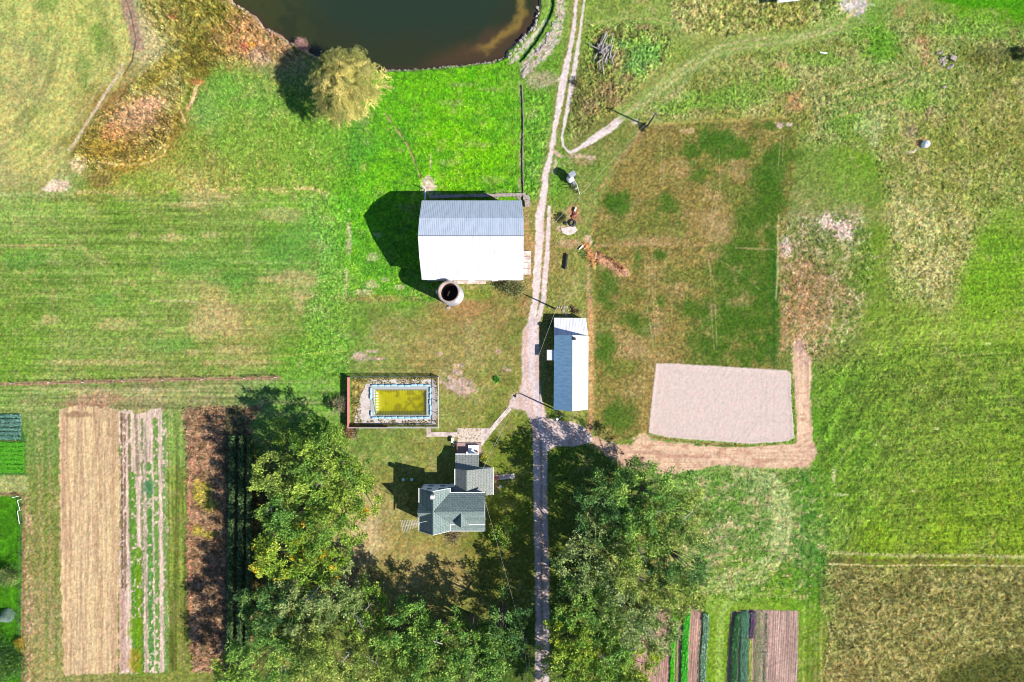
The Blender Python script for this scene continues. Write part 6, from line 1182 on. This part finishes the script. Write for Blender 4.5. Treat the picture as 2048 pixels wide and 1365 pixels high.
def cornrows():
    for i, (x0, x1, w_, lb) in enumerate(((468,464,9,'leftmost tall dark crop row in the shade of the west grove'),(487,484,9,'middle tall dark crop row in the shade of the west grove'),(503,500,7,'rightmost tall dark crop row in the shade of the west grove'))):
        rowplants(lb, [(x0+2,870),(x0,1060),(x1,1350)], w_, 1.7, ((70,96,50),(96,116,70),(50,76,40)), 9000, .34, 70+i, 'crop_row')
cornrows()
# rough growth: blades over the tall, uneven parts of the ground
def rough(label, name, box, thr, n, ht, leaf, seed, lean, gain=1.0, kinds=(0,7), mask=None, dark=.25):
    rng = np.random.RandomState(seed); px = box[0]+rng.rand(n)*(box[2]-box[0]); py = box[1]+rng.rand(n)*(box[3]-box[1])
    j = np.clip(np.searchsorted(xs, px), 0, NX-1); i = np.clip(np.searchsorted(ys, py), 0, NY-1); ok = (R[i, j] > thr*rng.uniform(.75,1.25,n)) & np.isin(K[i, j], kinds)
    if mask is not None: ok &= mask(px, py)
    px, py, i, j = px[ok], py[ok], i[ok], j[ok]; cl = fbm(px/7, py/7, 2, seed); ok = cl > .40; px, py, i, j, cl = px[ok], py[ok], i[ok], j[ok], cl[ok]; k = len(px)
    hgt_ = ht*rng.uniform(.25,1,k)*(.5+cl); P = np.stack([(px-1024)*S, (682.5-py)*S, Z[i, j]+hgt_*.6], 1)
    tint = np.clip(s2l(np.clip(C[i, j]*rng.uniform(.86,1.18,(k,1))*rng.uniform(.94,1.06,(k,3)), 5, 250))*ALB*gain*1.85, 0, .85); d = np.array([lean[0], lean[1], .35])[None]+rng.normal(0,.25,(k,3))
    tag(cards(name, P, rng.uniform(.6,1.3,k)*leaf, tint, rng, LMD, None, .34, 2.4, d*1.4), label, 'vegetation', None, 'stuff')
rough('olive and brown reeds and weeds on the ground west of the pond', 'reeds', (140,-60,640,360), .33, 70000, 1.0, .42, 81, (-.5,.3))
rough('coarse straw-coloured tussock grass of the upper right meadow', 'tall_grass', (1120,-60,2100,640), .18, 150000, .4, .30, 82, (-.4,.35), 1.0)
rough('rough matted grass of the brownish lower right meadow', 'tall_grass', (1640,1130,2100,1430), .17, 34000, .35, .32, 83, (.3,-.3), 1.0)
rough('withered brown growth of the strip beside the tall trees', 'dry_weeds', (366,810,512,1345), .16, 30000, .5, .32, 84, (-.3,.3))
rough('dry curling weeds inside the pool fence', 'dry_weeds', (702,755,877,852), .12, 7000, .5, .34, 85, (.3,.2), .75, (0,), lambda x, y: ~((x > 722) & (x < 872) & (y > 768) & (y < 841)))
rough('lush green grass tufts of the pastures around the barn', 'meadow_grass', (380,120,1120,760), .115, 90000, .22, .34, 86, (-.3,.3), 1.0)
rough('green grass tufts south and east of the sand ring', 'meadow_grass', (1360,690,2100,1210), .115, 90000, .22, .34, 87, (-.3,.2), 1.0)
